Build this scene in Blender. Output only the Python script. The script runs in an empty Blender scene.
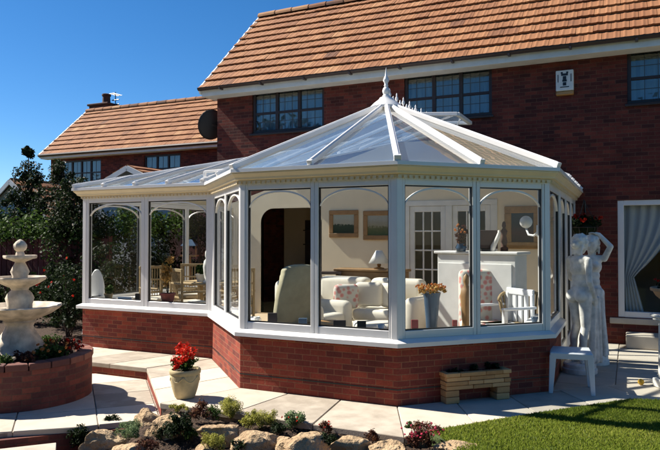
import bpy, math, random
import numpy as np
from mathutils import Vector, noise
random.seed(7); rng = np.random.default_rng(7)
SC = bpy.context.scene
COL = SC.collection
R = math.radians

# ------------------------------------------------------------------ camera model
CAM_H, YAW, PITCH, FPX = 1.6, R(25.0), R(1.07), 642.0
RT = Vector((math.cos(YAW), math.sin(YAW), 0)); FW = Vector((-math.sin(YAW), math.cos(YAW), 0))
EYE = Vector((0, 0, CAM_H))
def ray(px, py):
    x = (px-330)/FPX; y = (225-py)/FPX
    f = math.cos(PITCH)-y*math.sin(PITCH); u = math.sin(PITCH)+y*math.cos(PITCH)
    return RT*x+FW*f+Vector((0, 0, u))
def on_y(px, py, Y): d = ray(px, py); return EYE+d*(Y/d.y)
def on_x(px, py, X): d = ray(px, py); return EYE+d*(X/d.x)
def on_z(px, py, z=0.0): d = ray(px, py); return EYE+d*((z-CAM_H)/d.z)
def at_d(px, py, dist): d = ray(px, py); return EYE+d*(dist/d.dot(FW))

# ------------------------------------------------------------------ materials
def lin(r, g, b):
    f = lambda c: (c/255/12.92) if c/255 <= .04045 else ((c/255+.055)/1.055)**2.4
    return (f(r), f(g), f(b))
class Mat:
    def __init__(s, name):
        s.m = bpy.data.materials.new(name); s.m.use_nodes = True
        s.n = s.m.node_tree.nodes; s.l = s.m.node_tree.links
        s.b = s.n['Principled BSDF']; s.out = s.n['Material Output']
    def node(s, t, **kw):
        x = s.n.new(t)
        for k, v in kw.items():
            if k in x.inputs: x.inputs[k].default_value = v
            else: setattr(x, k, v)
        return x
    def link(s, a, b): s.l.new(a, b)
    def coord(s, kind='Object', scale=(1, 1, 1)):
        t = s.node('ShaderNodeTexCoord'); mp = s.node('ShaderNodeMapping'); mp.inputs['Scale'].default_value = scale
        s.link(t.outputs[kind], mp.inputs['Vector']); return mp.outputs['Vector']
    def noise(s, vec, scale=5, detail=4, rough=.55):
        x = s.node('ShaderNodeTexNoise'); x.inputs['Scale'].default_value = scale; x.inputs['Detail'].default_value = detail
        x.inputs['Roughness'].default_value = rough
        if vec is not None: s.link(vec, x.inputs['Vector'])
        return x.outputs['Fac']
    def ramp(s, fac, stops):
        x = s.node('ShaderNodeValToRGB'); e = x.color_ramp.elements
        while len(e) < len(stops): e.new(.5)
        for k, (p, c) in enumerate(stops): e[k].position = p; e[k].color = (*c, 1)
        s.link(fac, x.inputs['Fac']); return x.outputs['Color']
    def mix(s, fac, a, b, mode='MIX'):
        x = s.node('ShaderNodeMix', data_type='RGBA', blend_type=mode)
        if isinstance(fac, (int, float)): x.inputs[0].default_value = fac
        else: s.link(fac, x.inputs[0])
        for sock, v in ((6, a), (7, b)):
            if isinstance(v, tuple): x.inputs[sock].default_value = (*v, 1)
            else: s.link(v, x.inputs[sock])
        return x.outputs[2]
    def attr(s, name='tone'):
        x = s.node('ShaderNodeAttribute', attribute_name=name); return x.outputs['Fac']
    def bump(s, h, strength=.3, dist=.01):
        x = s.node('ShaderNodeBump'); x.inputs['Strength'].default_value = strength; x.inputs['Distance'].default_value = dist
        s.link(h, x.inputs['Height']); s.link(x.outputs['Normal'], s.b.inputs['Normal'])
    def base(s, c):
        if isinstance(c, tuple): s.b.inputs['Base Color'].default_value = (*c, 1)
        else: s.link(c, s.b.inputs['Base Color'])
    def set(s, rough=.5, metal=0, spec=.5):
        s.b.inputs['Roughness'].default_value = rough; s.b.inputs['Metallic'].default_value = metal
        s.b.inputs['Specular IOR Level'].default_value = spec; return s

def plain(name, c, rough=.5, metal=0, var=.12, scale=6, bump=0, bscale=60, spec=.5):
    m = Mat(name); v = m.coord()
    n = m.noise(v, scale, 5)
    d = tuple(max(0, x*(1-var)) for x in c); u = tuple(min(1, x*(1+var)) for x in c)
    m.base(m.ramp(n, [(.3, d), (.7, u)])); m.set(rough, metal, spec)
    if bump: m.bump(m.noise(v, bscale, 4), bump, .004)
    return m.m
def brick_mat(name, c1, c2, mortar, dark=(.05, .02, .02), bump=.5):
    m = Mat(name); t = m.node('ShaderNodeTexCoord')
    b = m.node('ShaderNodeTexBrick', offset=.5)
    for k, v in (('Scale', 1.0), ('Mortar Size', .0045), ('Mortar Smooth', .2), ('Brick Width', .176), ('Row Height', .0585), ('Bias', 0.0)):
        b.inputs[k].default_value = v
    b.inputs['Color1'].default_value = (*c1, 1); b.inputs['Color2'].default_value = (*c2, 1); b.inputs['Mortar'].default_value = (*mortar, 1)
    m.link(t.outputs['UV'], b.inputs['Vector'])
    # a second brick node of the same lattice picks out odd burnt headers
    k = m.node('ShaderNodeTexBrick', offset=.5)
    for kk, v in (('Scale', 1.0), ('Mortar Size', 0.0), ('Brick Width', .176), ('Row Height', .0585), ('Bias', -.3)):
        k.inputs[kk].default_value = v
    k.inputs['Color1'].default_value = (0, 0, 0, 1); k.inputs['Color2'].default_value = (1, 1, 1, 1)
    mp = m.node('ShaderNodeMapping'); mp.inputs['Location'].default_value = (.176*14, .0585*22, 0)
    m.link(t.outputs['UV'], mp.inputs['Vector']); m.link(mp.outputs['Vector'], k.inputs['Vector'])
    col = m.mix(k.outputs['Color'], b.outputs['Color'], dark)
    x = m.node('ShaderNodeMix', data_type='RGBA', blend_type='MIX')
    m.link(b.outputs['Fac'], x.inputs[0]); m.link(col, x.inputs[6]); m.link(b.outputs['Color'], x.inputs[7]); col = x.outputs[2]
    n = m.noise(m.coord('UV'), 3, 6); n2 = m.noise(m.coord('UV'), 45, 4)
    col = m.mix(.55, col, m.ramp(n, [(.3, (.45, .42, .44)), (.7, (1.35, 1.3, 1.25))]), 'MULTIPLY')
    col = m.mix(.35, col, m.ramp(n2, [(.3, (.6, .6, .6)), (.7, (1.3, 1.3, 1.3))]), 'MULTIPLY')
    m.base(col); m.set(.85, 0, .25)
    h = m.node('ShaderNodeMath', operation='SUBTRACT'); h.inputs[0].default_value = 1
    m.link(b.outputs['Fac'], h.inputs[1])
    h2 = m.node('ShaderNodeMath', operation='MULTIPLY_ADD'); m.link(n2, h2.inputs[0]); h2.inputs[1].default_value = .5; m.link(h.outputs[0], h2.inputs[2])
    m.bump(h2.outputs[0], bump, .006)
    return m.m
def toned(name, stops, rough=.7, nz=.35, nscale=14, bump=.3, bscale=40, bdist=.006, spec=.3, trans=0):
    """colour ramp over the per-face 'tone' attribute, broken up by noise"""
    m = Mat(name); v = m.coord()
    a = m.node('ShaderNodeMath', operation='MULTIPLY_ADD'); n = m.noise(v, nscale, 5)
    m.link(n, a.inputs[0]); a.inputs[1].default_value = nz
    b = m.node('ShaderNodeMath', operation='SUBTRACT'); m.link(m.attr(), b.inputs[0]); b.inputs[1].default_value = nz/2
    m.link(b.outputs[0], a.inputs[2])
    c = m.ramp(a.outputs[0], stops); m.base(c); m.set(rough, 0, spec)
    if bump: m.bump(m.noise(v, bscale, 4), bump, bdist)
    if trans:
        t = m.node('ShaderNodeBsdfTranslucent'); m.link(c, t.inputs['Color'])
        x = m.node('ShaderNodeMixShader'); x.inputs[0].default_value = trans
        m.link(m.b.outputs[0], x.inputs[1]); m.link(t.outputs[0], x.inputs[2]); m.link(x.outputs[0], m.out.inputs['Surface'])
    return m.m
def glass_mat(name, tint, refl=1.0, milk=0.0, milk_col=(.8, .85, .9), ior=1.5, wob=0.0):
    m = Mat(name)
    tr = m.node('ShaderNodeBsdfTransparent'); tr.inputs['Color'].default_value = (*tint, 1)
    gl = m.node('ShaderNodeBsdfGlossy'); gl.inputs['Roughness'].default_value = .01
    gl.inputs['Color'].default_value = (refl, refl, refl, 1)
    fr = m.node('ShaderNodeFresnel'); geo = m.node('ShaderNodeNewGeometry'); mr = m.node('ShaderNodeMapRange')   # same reflectance from both sides of the sheet
    mr.inputs['To Min'].default_value = ior; mr.inputs['To Max'].default_value = 1/ior
    m.link(geo.outputs['Backfacing'], mr.inputs['Value']); m.link(mr.outputs['Result'], fr.inputs['IOR'])
    body = tr.outputs[0]
    if milk:
        df = m.node('ShaderNodeBsdfDiffuse'); df.inputs['Color'].default_value = (*milk_col, 1)
        tl = m.node('ShaderNodeBsdfTranslucent'); tl.inputs['Color'].default_value = (*milk_col, 1)
        a = m.node('ShaderNodeMixShader'); a.inputs[0].default_value = .5; m.link(df.outputs[0], a.inputs[1]); m.link(tl.outputs[0], a.inputs[2])
        b = m.node('ShaderNodeMixShader'); b.inputs[0].default_value = milk; m.link(tr.outputs[0], b.inputs[1]); m.link(a.outputs[0], b.inputs[2])
        body = b.outputs[0]
    x = m.node('ShaderNodeMixShader'); m.link(fr.outputs[0], x.inputs[0]); m.link(body, x.inputs[1]); m.link(gl.outputs[0], x.inputs[2])
    if wob:
        bp = m.node('ShaderNodeBump'); bp.inputs['Strength'].default_value = wob; bp.inputs['Distance'].default_value = .02
        m.link(m.noise(m.coord(), 1.2, 2), bp.inputs['Height'])
        m.link(bp.outputs['Normal'], gl.inputs['Normal'])
    m.link(x.outputs[0], m.out.inputs['Surface'])
    return m.m

M = {}
M['brick'] = brick_mat('red_brick', (.30, .062, .034), (.205, .040, .029), (.25, .105, .06), (.09, .026, .024))
M['house_brick'] = brick_mat('dark_house_brick', (.195, .044, .028), (.11, .025, .020), (.135, .062, .042), (.030, .013, .014))
M['planter_brick'] = brick_mat('planter_brick', (.25, .075, .05), (.16, .05, .04), (.13, .07, .05), (.07, .035, .035))
M['tile'] = toned('roof_tile', [(.0, (.10, .042, .024)), (.35, (.235, .098, .042)), (.7, (.305, .138, .060)), (1, (.38, .22, .105))], .85, .62, 2.2, .5, 70, .004)
M['upvc'] = plain('white_upvc', (.74, .73, .71), .3, 0, .05, 3)
M['bounce_tint_trim'] = plain('bounce_tinted_cornice', (.70, .58, .37), .45, 0, .05, 4)  # white trim; the cream tint paints in warm light bounced off the paving
M['white_paint'] = plain('white_paint', (.72, .71, .68), .5, 0, .08, 5, .1, 40)
M['gutter'] = plain('brown_gutter', (.045, .025, .02), .4)
M['glass'] = glass_mat('window_glass', (.95, .96, .94), .9, ior=1.33)
M['roof_glass'] = glass_mat('roof_glass', (.88, .93, .96), 1.0, .15, (.46, .68, .97), 1.6, .1)
M['house_glass'] = glass_mat('house_window_glass', (.62, .80, .88), 1.0, 0, (1, 1, 1), 2.0)
M['dark_wood'] = plain('dark_brown_frame', (.028, .016, .013), .45)
M['lead'] = plain('lead_strip', (.06, .07, .08), .5)
M['cream_wall'] = plain('cream_plaster', (.80, .69, .50), .8, 0, .05, 2, .08, 60)
M['lace'] = toned('net_curtain', [(0, (.26, .29, .31)), (1, (.44, .48, .50))], .8, .3, 3, 0)
M['blind'] = toned('woven_blind', [(0, (.36, .25, .10)), (1, (.62, .46, .22))], .7, .3, 3, 0, trans=.25)
M['terracotta'] = plain('stone_pot', (.50, .40, .22), .8, 0, .2, 12, .25, 50)
M['fountain_stone'] = plain('fountain_stone', (.60, .51, .395), .85, 0, .34, 9, .35, 60)
M['statue_stone'] = plain('statue_stone', (.74, .71, .65), .75, 0, .25, 11, .3, 60)
M['slab'] = toned('paving_slab', [(0, (.31, .265, .21)), (.3, (.45, .395, .32)), (.6, (.52, .46, .375)), (1, (.58, .515, .43))], .85, .9, 5, .35, 90, .004)
M['mortar'] = plain('joint_sand', (.26, .22, .175), .9, 0, .3, 20)
M['rock'] = toned('sandstone', [(0, (.11, .07, .04)), (.35, (.29, .195, .11)), (.65, (.45, .325, .195)), (1, (.57, .45, .31))], .9, 1.0, 6, 1.0, 20, .04)
M['soil'] = toned('garden_soil', [(0, (.018, .011, .008)), (1, (.09, .055, .035))], .95, .9, 30, 1.0, 50, .03)
M['grass_base'] = plain('turf_soil', (.05, .075, .016), .95, 0, .4, 30)
M['grass'] = toned('grass_blades', [(0, (.125, .175, .02)), (.5, (.205, .26, .034)), (1, (.33, .34, .07))], .7, .3, 2, 0, spec=.1, trans=.45)
M['far_ground'] = plain('garden_ground', (.045, .06, .02), .95, 0, .4, 1.5)
M['recon'] = toned('reconstituted_stone', [(0, (.40, .20, .075)), (1, (.66, .39, .175))], .9, .5, 20, .6, 50, .006)
M['fence'] = toned('red_fence_stain', [(0, (.05, .013, .013)), (1, (.10, .026, .023))], .8, .4, 6, .3, 30, .004)
M['bark'] = plain('bark', (.06, .042, .03), .9, 0, .35, 20, .8, 40)
M['black'] = plain('black_plastic', (.012, .012, .014), .4)
M['dish'] = plain('dish_metal', (.012, .011, .012), .7)
M['chimney'] = plain('chimney_pot', (.07, .03, .022), .9, 0, .3, 10)
def leaves(name, a, b, c, tr=.3): return toned(name, [(0, a), (.5, b), (1, c)], .65, .25, 3, 0, spec=.15, trans=tr)
M['leaf_dark'] = leaves('dark_leaves', (.005, .010, .004), (.011, .021, .007), (.03, .05, .014))
M['leaf_mid'] = leaves('mid_leaves', (.014, .032, .007), (.033, .070, .014), (.11, .17, .035))
M['leaf_lime'] = leaves('lime_leaves', (.16, .18, .03), (.30, .30, .055), (.46, .42, .10))
M['leaf_blue'] = leaves('blue_green_leaves', (.07, .12, .05), (.14, .21, .09), (.26, .33, .17))
M['leaf_bronze'] = leaves('bronze_leaves', (.03, .012, .012), (.10, .035, .025), (.18, .10, .04))
M['petal_red'] = leaves('red_petals', (.40, .012, .008), (.60, .022, .012), (.75, .06, .02), .25)
M['petal_pink'] = leaves('pink_petals', (.5, .03, .08), (.65, .06, .14), (.75, .2, .3), .25)
M['petal_orange'] = leaves('orange_petals', (.5, .10, .02), (.65, .24, .06), (.75, .45, .15), .25)
M['petal_white'] = leaves('pale_petals', (.5, .45, .4), (.65, .6, .52), (.75, .72, .66), .25)
M['sofa'] = plain('cream_upholstery', (.72, .66, .55), .85, 0, .08, 4, .5, 7)
M['wood'] = plain('oak_wood', (.30, .17, .07), .5, 0, .2, 8)
M['gilt'] = plain('gilt_frame', (.33, .19, .07), .4, .2, .2, 10)
M['wicker'] = toned('wicker', [(0, (.22, .15, .07)), (1, (.42, .31, .17))], .7, .4, 30, .5, 60, .006)
M['dark_cloth'] = plain('dark_cloth', (.03, .02, .025), .8)
M['floor_tile'] = plain('floor_tile', (.46, .36, .25), .5, 0, .12, 4)
M['white_plastic'] = plain('white_plastic', (.72, .73, .74), .35, 0, .04, 4)
M['blue_glaze'] = plain('blue_glaze', (.06, .10, .16), .25)
M['red_book'] = plain('maroon_cloth', (.20, .03, .03), .6)
M['straw'] = toned('dried_stems', [(0, (.38, .20, .05)), (1, (.66, .42, .14))], .8, .3, 9, 0, trans=.2)
M['yellow'] = plain('yellow_rubber', (.65, .38, .03), .5)

# ------------------------------------------------------------------ mesh builder
class MB:
    def __init__(s): s.v = []; s.f = []; s.uv = {}; s.t = []; s.mi = []
    def add(s, verts, faces, tone=.5, uvs=None, mi=0):
        o = len(s.v); s.v.extend(tuple(p) for p in verts)
        for k, f in enumerate(faces):
            if uvs is not None and uvs[k] is not None: s.uv[len(s.f)] = uvs[k]
            s.f.append(tuple(i+o for i in f)); s.t.append(tone); s.mi.append(mi)
        return s
    def quad(s, a, b, c, d, tone=.5, uv=None, mi=0): return s.add([a, b, c, d], [(0, 1, 2, 3)], tone, [uv] if uv else None, mi)
    def poly(s, pts, tone=.5, uv=None, mi=0): return s.add(pts, [tuple(range(len(pts)))], tone, [uv] if uv else None, mi)
    def hexa(s, p, tone=.5, mi=0):   # p: bottom 4 then top 4, ccw from above
        return s.add(p, [(3, 2, 1, 0), (4, 5, 6, 7), (0, 1, 5, 4), (1, 2, 6, 5), (2, 3, 7, 6), (3, 0, 4, 7)], tone, None, mi)
    def box(s, x0, x1, y0, y1, z0, z1, tone=.5, mi=0):
        return s.hexa([(x0, y0, z0), (x1, y0, z0), (x1, y1, z0), (x0, y1, z0), (x0, y0, z1), (x1, y0, z1), (x1, y1, z1), (x0, y1, z1)], tone, mi)
    def rbox(s, c, sx, sy, sz, rz=0, tone=.5, mi=0, taper=1.0):  # c = centre of base
        ca, sa = math.cos(rz), math.sin(rz); p = []
        for z, k in ((0, 1.0), (sz, taper)):
            for ux, uy in ((-1, -1), (1, -1), (1, 1), (-1, 1)):
                x, y = ux*sx/2*k, uy*sy/2*k
                p.append((c[0]+x*ca-y*sa, c[1]+x*sa+y*ca, c[2]+z))
        return s.hexa(p, tone, mi)
    def bar(s, a, b, w, h, up=(0, 0, 1), tone=.5, mi=0):
        a = Vector(a); b = Vector(b); d = (b-a).normalized(); up = Vector(up)
        sd = d.cross(up).normalized(); u = sd.cross(d).normalized()
        q = []
        for p in (a, b):
            for i, j in ((-1, -1), (1, -1), (1, 1), (-1, 1)): q.append(p+sd*(i*w/2)+u*(j*h/2))
        return s.add(q, [(0, 1, 2, 3), (7, 6, 5, 4), (0, 4, 5, 1), (1, 5, 6, 2), (2, 6, 7, 3), (3, 7, 4, 0)], tone, None, mi)
    def prism(s, pts, z0, z1, tone=.5, mi=0):
        n = len(pts)
        v = [(p[0], p[1], z0) for p in pts]+[(p[0], p[1], z1) for p in pts]
        f = [tuple(reversed(range(n))), tuple(range(n, 2*n))]+[(i, (i+1) % n, n+(i+1) % n, n+i) for i in range(n)]
        return s.add(v, f, tone, None, mi)
    def tube(s, pts, rad, seg=8, tone=.5, cap=True, mi=0):
        pts = [Vector(p) for p in pts]; n = len(pts)
        if isinstance(rad, (int, float)): rad = [rad]*n
        v = []; f = []; ref = None
        for i, p in enumerate(pts):
            d = (pts[min(i+1, n-1)]-pts[max(i-1, 0)]).normalized()
            if ref is None: ref = Vector((0, 0, 1)) if abs(d.z) < .9 else Vector((1, 0, 0))
            a = d.cross(ref)
            if a.length < 1e-4: a = d.orthogonal()
            a.normalize(); b = d.cross(a).normalized(); ref = a.cross(d)
            for k in range(seg):
                t = 2*math.pi*k/seg; v.append(p+a*(rad[i]*math.cos(t))+b*(rad[i]*math.sin(t)))
        for i in range(n-1):
            for k in range(seg):
                k2 = (k+1) % seg; f.append((i*seg+k, (i+1)*seg+k, (i+1)*seg+k2, i*seg+k2))
        if cap: f.append(tuple(range(seg))); f.append(tuple(reversed(range((n-1)*seg, n*seg))))
        return s.add(v, f, tone, None, mi)
    def lathe(s, c, prof, seg=32, lobes=0, amp=0.0, lob_rows=None, tone=.5, uvr=None, mi=0):
        v = []; f = []; uvs = []
        n = len(prof)
        for i, (r, z) in enumerate(prof):
            for k in range(seg):
                t = 2*math.pi*k/seg; q = r
                if lobes and (lob_rows is None or i in lob_rows): q = r*(1+amp*math.cos(lobes*t))
                v.append((c[0]+q*math.cos(t), c[1]+q*math.sin(t), c[2]+z))
        for i in range(n-1):
            for k in range(seg):
                k2 = (k+1) % seg; f.append((i*seg+k, i*seg+k2, (i+1)*seg+k2, (i+1)*seg+k))
                if uvr:
                    u0, u1 = uvr*2*math.pi*k/seg, uvr*2*math.pi*(k+1)/seg
                    za, zb = prof[i][1], prof[i+1][1]
                    ra, rb = prof[i][0], prof[i+1][0]
                    va, vb = (za, zb) if abs(zb-za) > 1e-4 else (za, za+abs(rb-ra))
                    uvs.append(((u0, va), (u1, va), (u1, vb), (u0, vb)))
        if prof[0][0] > 1e-6: f.append(tuple(reversed(range(seg)))); uvs.append(None)
        if prof[-1][0] > 1e-6: f.append(tuple(range((n-1)*seg, n*seg))); uvs.append(None)
        return s.add(v, f, tone, uvs if uvr else None, mi)
    def ball(s, c, r, seg=16, ring=10, tone=.5, mi=0):
        rx, ry, rz = (r, r, r) if isinstance(r, (int, float)) else r
        v = [(c[0], c[1], c[2]-rz)]; f = []
        for i in range(1, ring):
            a = -math.pi/2+math.pi*i/ring
            for k in range(seg):
                t = 2*math.pi*k/seg
                v.append((c[0]+rx*math.cos(a)*math.cos(t), c[1]+ry*math.cos(a)*math.sin(t), c[2]+rz*math.sin(a)))
        v.append((c[0], c[1], c[2]+rz)); top = len(v)-1
        for k in range(seg): f.append((0, 1+(k+1) % seg, 1+k)); f.append((top, 1+(ring-2)*seg+k, 1+(ring-2)*seg+(k+1) % seg))
        for i in range(ring-2):
            for k in range(seg):
                k2 = (k+1) % seg; f.append((1+i*seg+k, 1+i*seg+k2, 1+(i+1)*seg+k2, 1+(i+1)*seg+k))
        return s.add(v, f, tone, None, mi)
    def build(s, name, mat, parent=None, origin=None, smooth=False, bevel=0.0, seg=1, angle=None):
        me = bpy.data.meshes.new(name)
        po = wloc(parent) if parent is not None else Vector((0, 0, 0))
        og = Vector(origin) if origin is not None else po
        me.from_pydata([(p[0]-og.x, p[1]-og.y, p[2]-og.z) for p in s.v], [], s.f)
        if s.uv:
            ul = me.uv_layers.new(name='UVMap').data
            for fi, uv in s.uv.items():
                for j, li in enumerate(me.polygons[fi].loop_indices): ul[li].uv = uv[j]
        at = me.attributes.new('tone', 'FLOAT', 'FACE'); at.data.foreach_set('value', s.t)
        for mm in (mat if isinstance(mat, (list, tuple)) else [mat]): me.materials.append(M[mm] if isinstance(mm, str) else mm)
        if any(s.mi): me.polygons.foreach_set('material_index', s.mi)
        if smooth: me.polygons.foreach_set('use_smooth', [True]*len(me.polygons))
        me.update()
        o = bpy.data.objects.new(name, me); COL.objects.link(o)
        if smooth and angle: me.set_sharp_from_angle(angle=R(angle))
        if parent is not None: o.parent = parent
        o.location = og-po
        if bevel:
            md = o.modifiers.new('Bevel', 'BEVEL'); md.width = bevel; md.segments = seg; md.limit_method = 'ANGLE'; md.angle_limit = R(40)
        return o
def wloc(o):
    p = Vector((0, 0, 0))
    while o is not None: p = p+o.location; o = o.parent
    return p
def tag(o, label, cat, group=None):
    o['label'] = label; o['category'] = cat
    if group: o['group'] = group
    return o
def thing(name, loc, label, cat, group=None):
    o = bpy.data.objects.new(name, None); COL.objects.link(o); o.location = loc; o.empty_display_size = .2
    return tag(o, label, cat, group)
def setting(o, kind='structure'): o['kind'] = kind; return o
def tree_copy(o, parent=None):
    c = o.copy(); COL.objects.link(c)
    if parent is not None: c.parent = parent
    for ch in [x for x in bpy.data.objects if x.parent == o]: tree_copy(ch, c)
    return c
def np_mesh(name, verts, faces_n, idx, tone, mats, mi=None, parent=None, origin=(0, 0, 0)):
    """fast mesh of equal-size faces; verts Nx3, idx flat, faces_n corners per face"""
    og = Vector(origin); po = wloc(parent) if parent is not None else Vector((0, 0, 0))
    me = bpy.data.meshes.new(name); nf = len(idx)//faces_n
    me.vertices.add(len(verts)); me.vertices.foreach_set('co', (verts-np.array(og)).astype(np.float32).ravel())
    me.loops.add(len(idx)); me.loops.foreach_set('vertex_index', np.asarray(idx, dtype=np.int32))
    me.polygons.add(nf); me.polygons.foreach_set('loop_start', np.arange(nf, dtype=np.int32)*faces_n)
    me.update(calc_edges=True)
    at = me.attributes.new('tone', 'FLOAT', 'FACE'); at.data.foreach_set('value', np.asarray(tone, dtype=np.float32))
    for mm in (mats if isinstance(mats, (list, tuple)) else [mats]): me.materials.append(M[mm])
    if mi is not None: me.polygons.foreach_set('material_index', np.asarray(mi, dtype=np.int32))
    me.validate(); me.update()
    o = bpy.data.objects.new(name, me); COL.objects.link(o)
    if parent is not None: o.parent = parent
    o.location = og-po
    return o
def leaf_cloud(centres, n, size, spread, flat=.0, aspect=.55, up=.3):
    """n rhombic leaves scattered about the given (x,y,z,r) clump centres; returns verts, idx, tones"""
    c = np.asarray(centres, float); k = rng.integers(0, len(c), n)
    d = rng.normal(size=(n, 3)); d /= np.linalg.norm(d, axis=1)[:, None]
    rr = rng.random(n)**.45
    p = c[k, :3]+d*(c[k, 3]*rr)[:, None]*np.array([1, 1, spread])
    nrm = d*.7+rng.normal(size=(n, 3))*.6+np.array([0, 0, up]); nrm /= np.linalg.norm(nrm, axis=1)[:, None]
    t = np.cross(nrm, rng.normal(size=(n, 3))); t /= np.linalg.norm(t, axis=1)[:, None]
    b = np.cross(nrm, t); s = size*(.6+.8*rng.random(n))[:, None]
    fold = nrm*s*.12
    v = np.stack([p-t*s*.5, p+b*s*aspect*.5+fold, p+t*s*.5, p-b*s*aspect*.5+fold], 1).reshape(-1, 3)
    tone = np.clip(.36+.2*rng.random(n)+.2*rng.random(len(c))[k]+.12*rng.normal(size=n), 0, 1)
    return v, np.arange(4*n), tone
def clumps(c, r, n, cr, shell=.55):
    """n clump centres through an ellipsoid volume, biased outwards"""
    out = []
    while len(out) < n:
        d = Vector(rng.normal(size=3)).normalized(); q = shell+(1-shell)*random.random()
        if random.random() < .25: q *= random.random()
        out.append((c[0]+d.x*r[0]*q, c[1]+d.y*r[1]*q, c[2]+d.z*r[2]*q, cr*(.6+.8*random.random())))
    return out
# ------------------------------------------------------------------ world, sun, camera
SUN_AZ, SUN_EL = R(4.5), R(44)      # light travels along +X, turned slightly into the house
sdir = Vector((-math.cos(SUN_EL)*math.cos(SUN_AZ), -math.cos(SUN_EL)*math.sin(SUN_AZ), math.sin(SUN_EL)))  # towards the sun
w = bpy.data.worlds.new('World'); SC.world = w; w.use_nodes = True
sky = w.node_tree.nodes.new('ShaderNodeTexSky'); sky.sky_type = 'NISHITA'; sky.sun_disc = False
sky.sun_elevation = SUN_EL; sky.sun_rotation = math.atan2(sdir.x, sdir.y)
sky.altitude = 1800; sky.air_density = 1.0; sky.dust_density = .45; sky.ozone_density = 5.0
hs_ = w.node_tree.nodes.new('ShaderNodeHueSaturation'); hs_.inputs['Saturation'].default_value = 1.25
w.node_tree.links.new(sky.outputs[0], hs_.inputs['Color']); w.node_tree.links.new(hs_.outputs[0], w.node_tree.nodes['Background'].inputs[0])
w.node_tree.nodes['Background'].inputs[1].default_value = .06
sl = bpy.data.lights.new('sun', 'SUN'); sl.energy = 5.0; sl.angle = R(.5); sl.color = (1, .93, .82)
so = bpy.data.objects.new('sun', sl); COL.objects.link(so); so.rotation_euler = sdir.to_track_quat('Z', 'Y').to_euler()
cd = bpy.data.cameras.new('camera'); cam = bpy.data.objects.new('camera', cd); COL.objects.link(cam)
cd.sensor_width = 36; cd.lens = FPX/660*36; cd.clip_end = 1000; cd.clip_start = .05
cam.location = EYE; cam.rotation_euler = (math.pi/2+PITCH, 0, YAW); SC.camera = cam
vs = SC.view_settings; SC.display_settings.display_device = 'sRGB'
vs.view_transform = 'Standard'; vs.look = 'None'; vs.gamma = 1; vs.use_curve_mapping = False; vs.exposure = 1.15
SC.cycles.transparent_max_bounces = 32; SC.cycles.max_bounces = 10
SC.cycles.use_denoising = True
SC.cycles.caustics_reflective = False; SC.cycles.caustics_refractive = False

# ------------------------------------------------------------------ plan of the place
YH = 10.6                                     # house wall
BC = Vector((-2.88, 7.92, 0)); AP = 2.12      # bay centre and apothem
NL = (-5.0, 7.042); NA = (-3.758, 5.80); AB = (-2.002, 5.80); BR = (-.76, 7.042)
LL = (-7.30, 7.042); LW = (-7.30, YH); RW = (-.76, YH); RD = (-.76, 8.25)
def offset(poly, d):
    """offset an open plan polyline to its right-hand side (outwards)"""
    P = [Vector((p[0], p[1])) for p in poly]; out = []
    def nrm(a, b): e = (b-a).normalized(); return Vector((e.y, -e.x))
    for i, p in enumerate(P):
        if i == 0: out.append(p+nrm(P[0], P[1])*d)
        elif i == len(P)-1: out.append(p+nrm(P[-2], P[-1])*d)
        else:
            a, b = nrm(P[i-1], p), nrm(p, P[i+1]); m = (a+b).normalized(); out.append(p+m*(d/m.dot(a)))
    return [(q.x, q.y) for q in out]
def sweep(mb, poly, prof, closed=True, tone=.5, uv=False):
    """carry an (outward offset, z) profile along a plan polyline with mitred corners"""
    rows = [offset(poly, o) for o, z in prof]; n = len(poly); m = len(prof)
    cum = [0]
    for i in range(1, n): cum.append(cum[-1]+math.dist(poly[i-1], poly[i]))
    for j in range(m if closed else m-1):
        j2 = (j+1) % m
        for i in range(n-1):
            a = (*rows[j][i], prof[j][1]); b = (*rows[j][i+1], prof[j][1]); c = (*rows[j2][i+1], prof[j2][1]); d = (*rows[j2][i], prof[j2][1])
            va, vb = prof[j][1], prof[j2][1]
            if abs(va-vb) < 1e-5: vb = va+abs(prof[j][0]-prof[j2][0])
            mb.quad(a, b, c, d, tone, ((cum[i], va), (cum[i+1], va), (cum[i+1], vb), (cum[i], vb)) if uv else None)
    if closed:
        mb.poly([(*rows[j][0], prof[j][1]) for j in reversed(range(m))], tone, [(prof[j][0], prof[j][1]) for j in reversed(range(m))] if uv else None)
        mb.poly([(*rows[j][-1], prof[j][1]) for j in range(m)], tone, [(prof[j][0], prof[j][1]) for j in range(m)] if uv else None)
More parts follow.
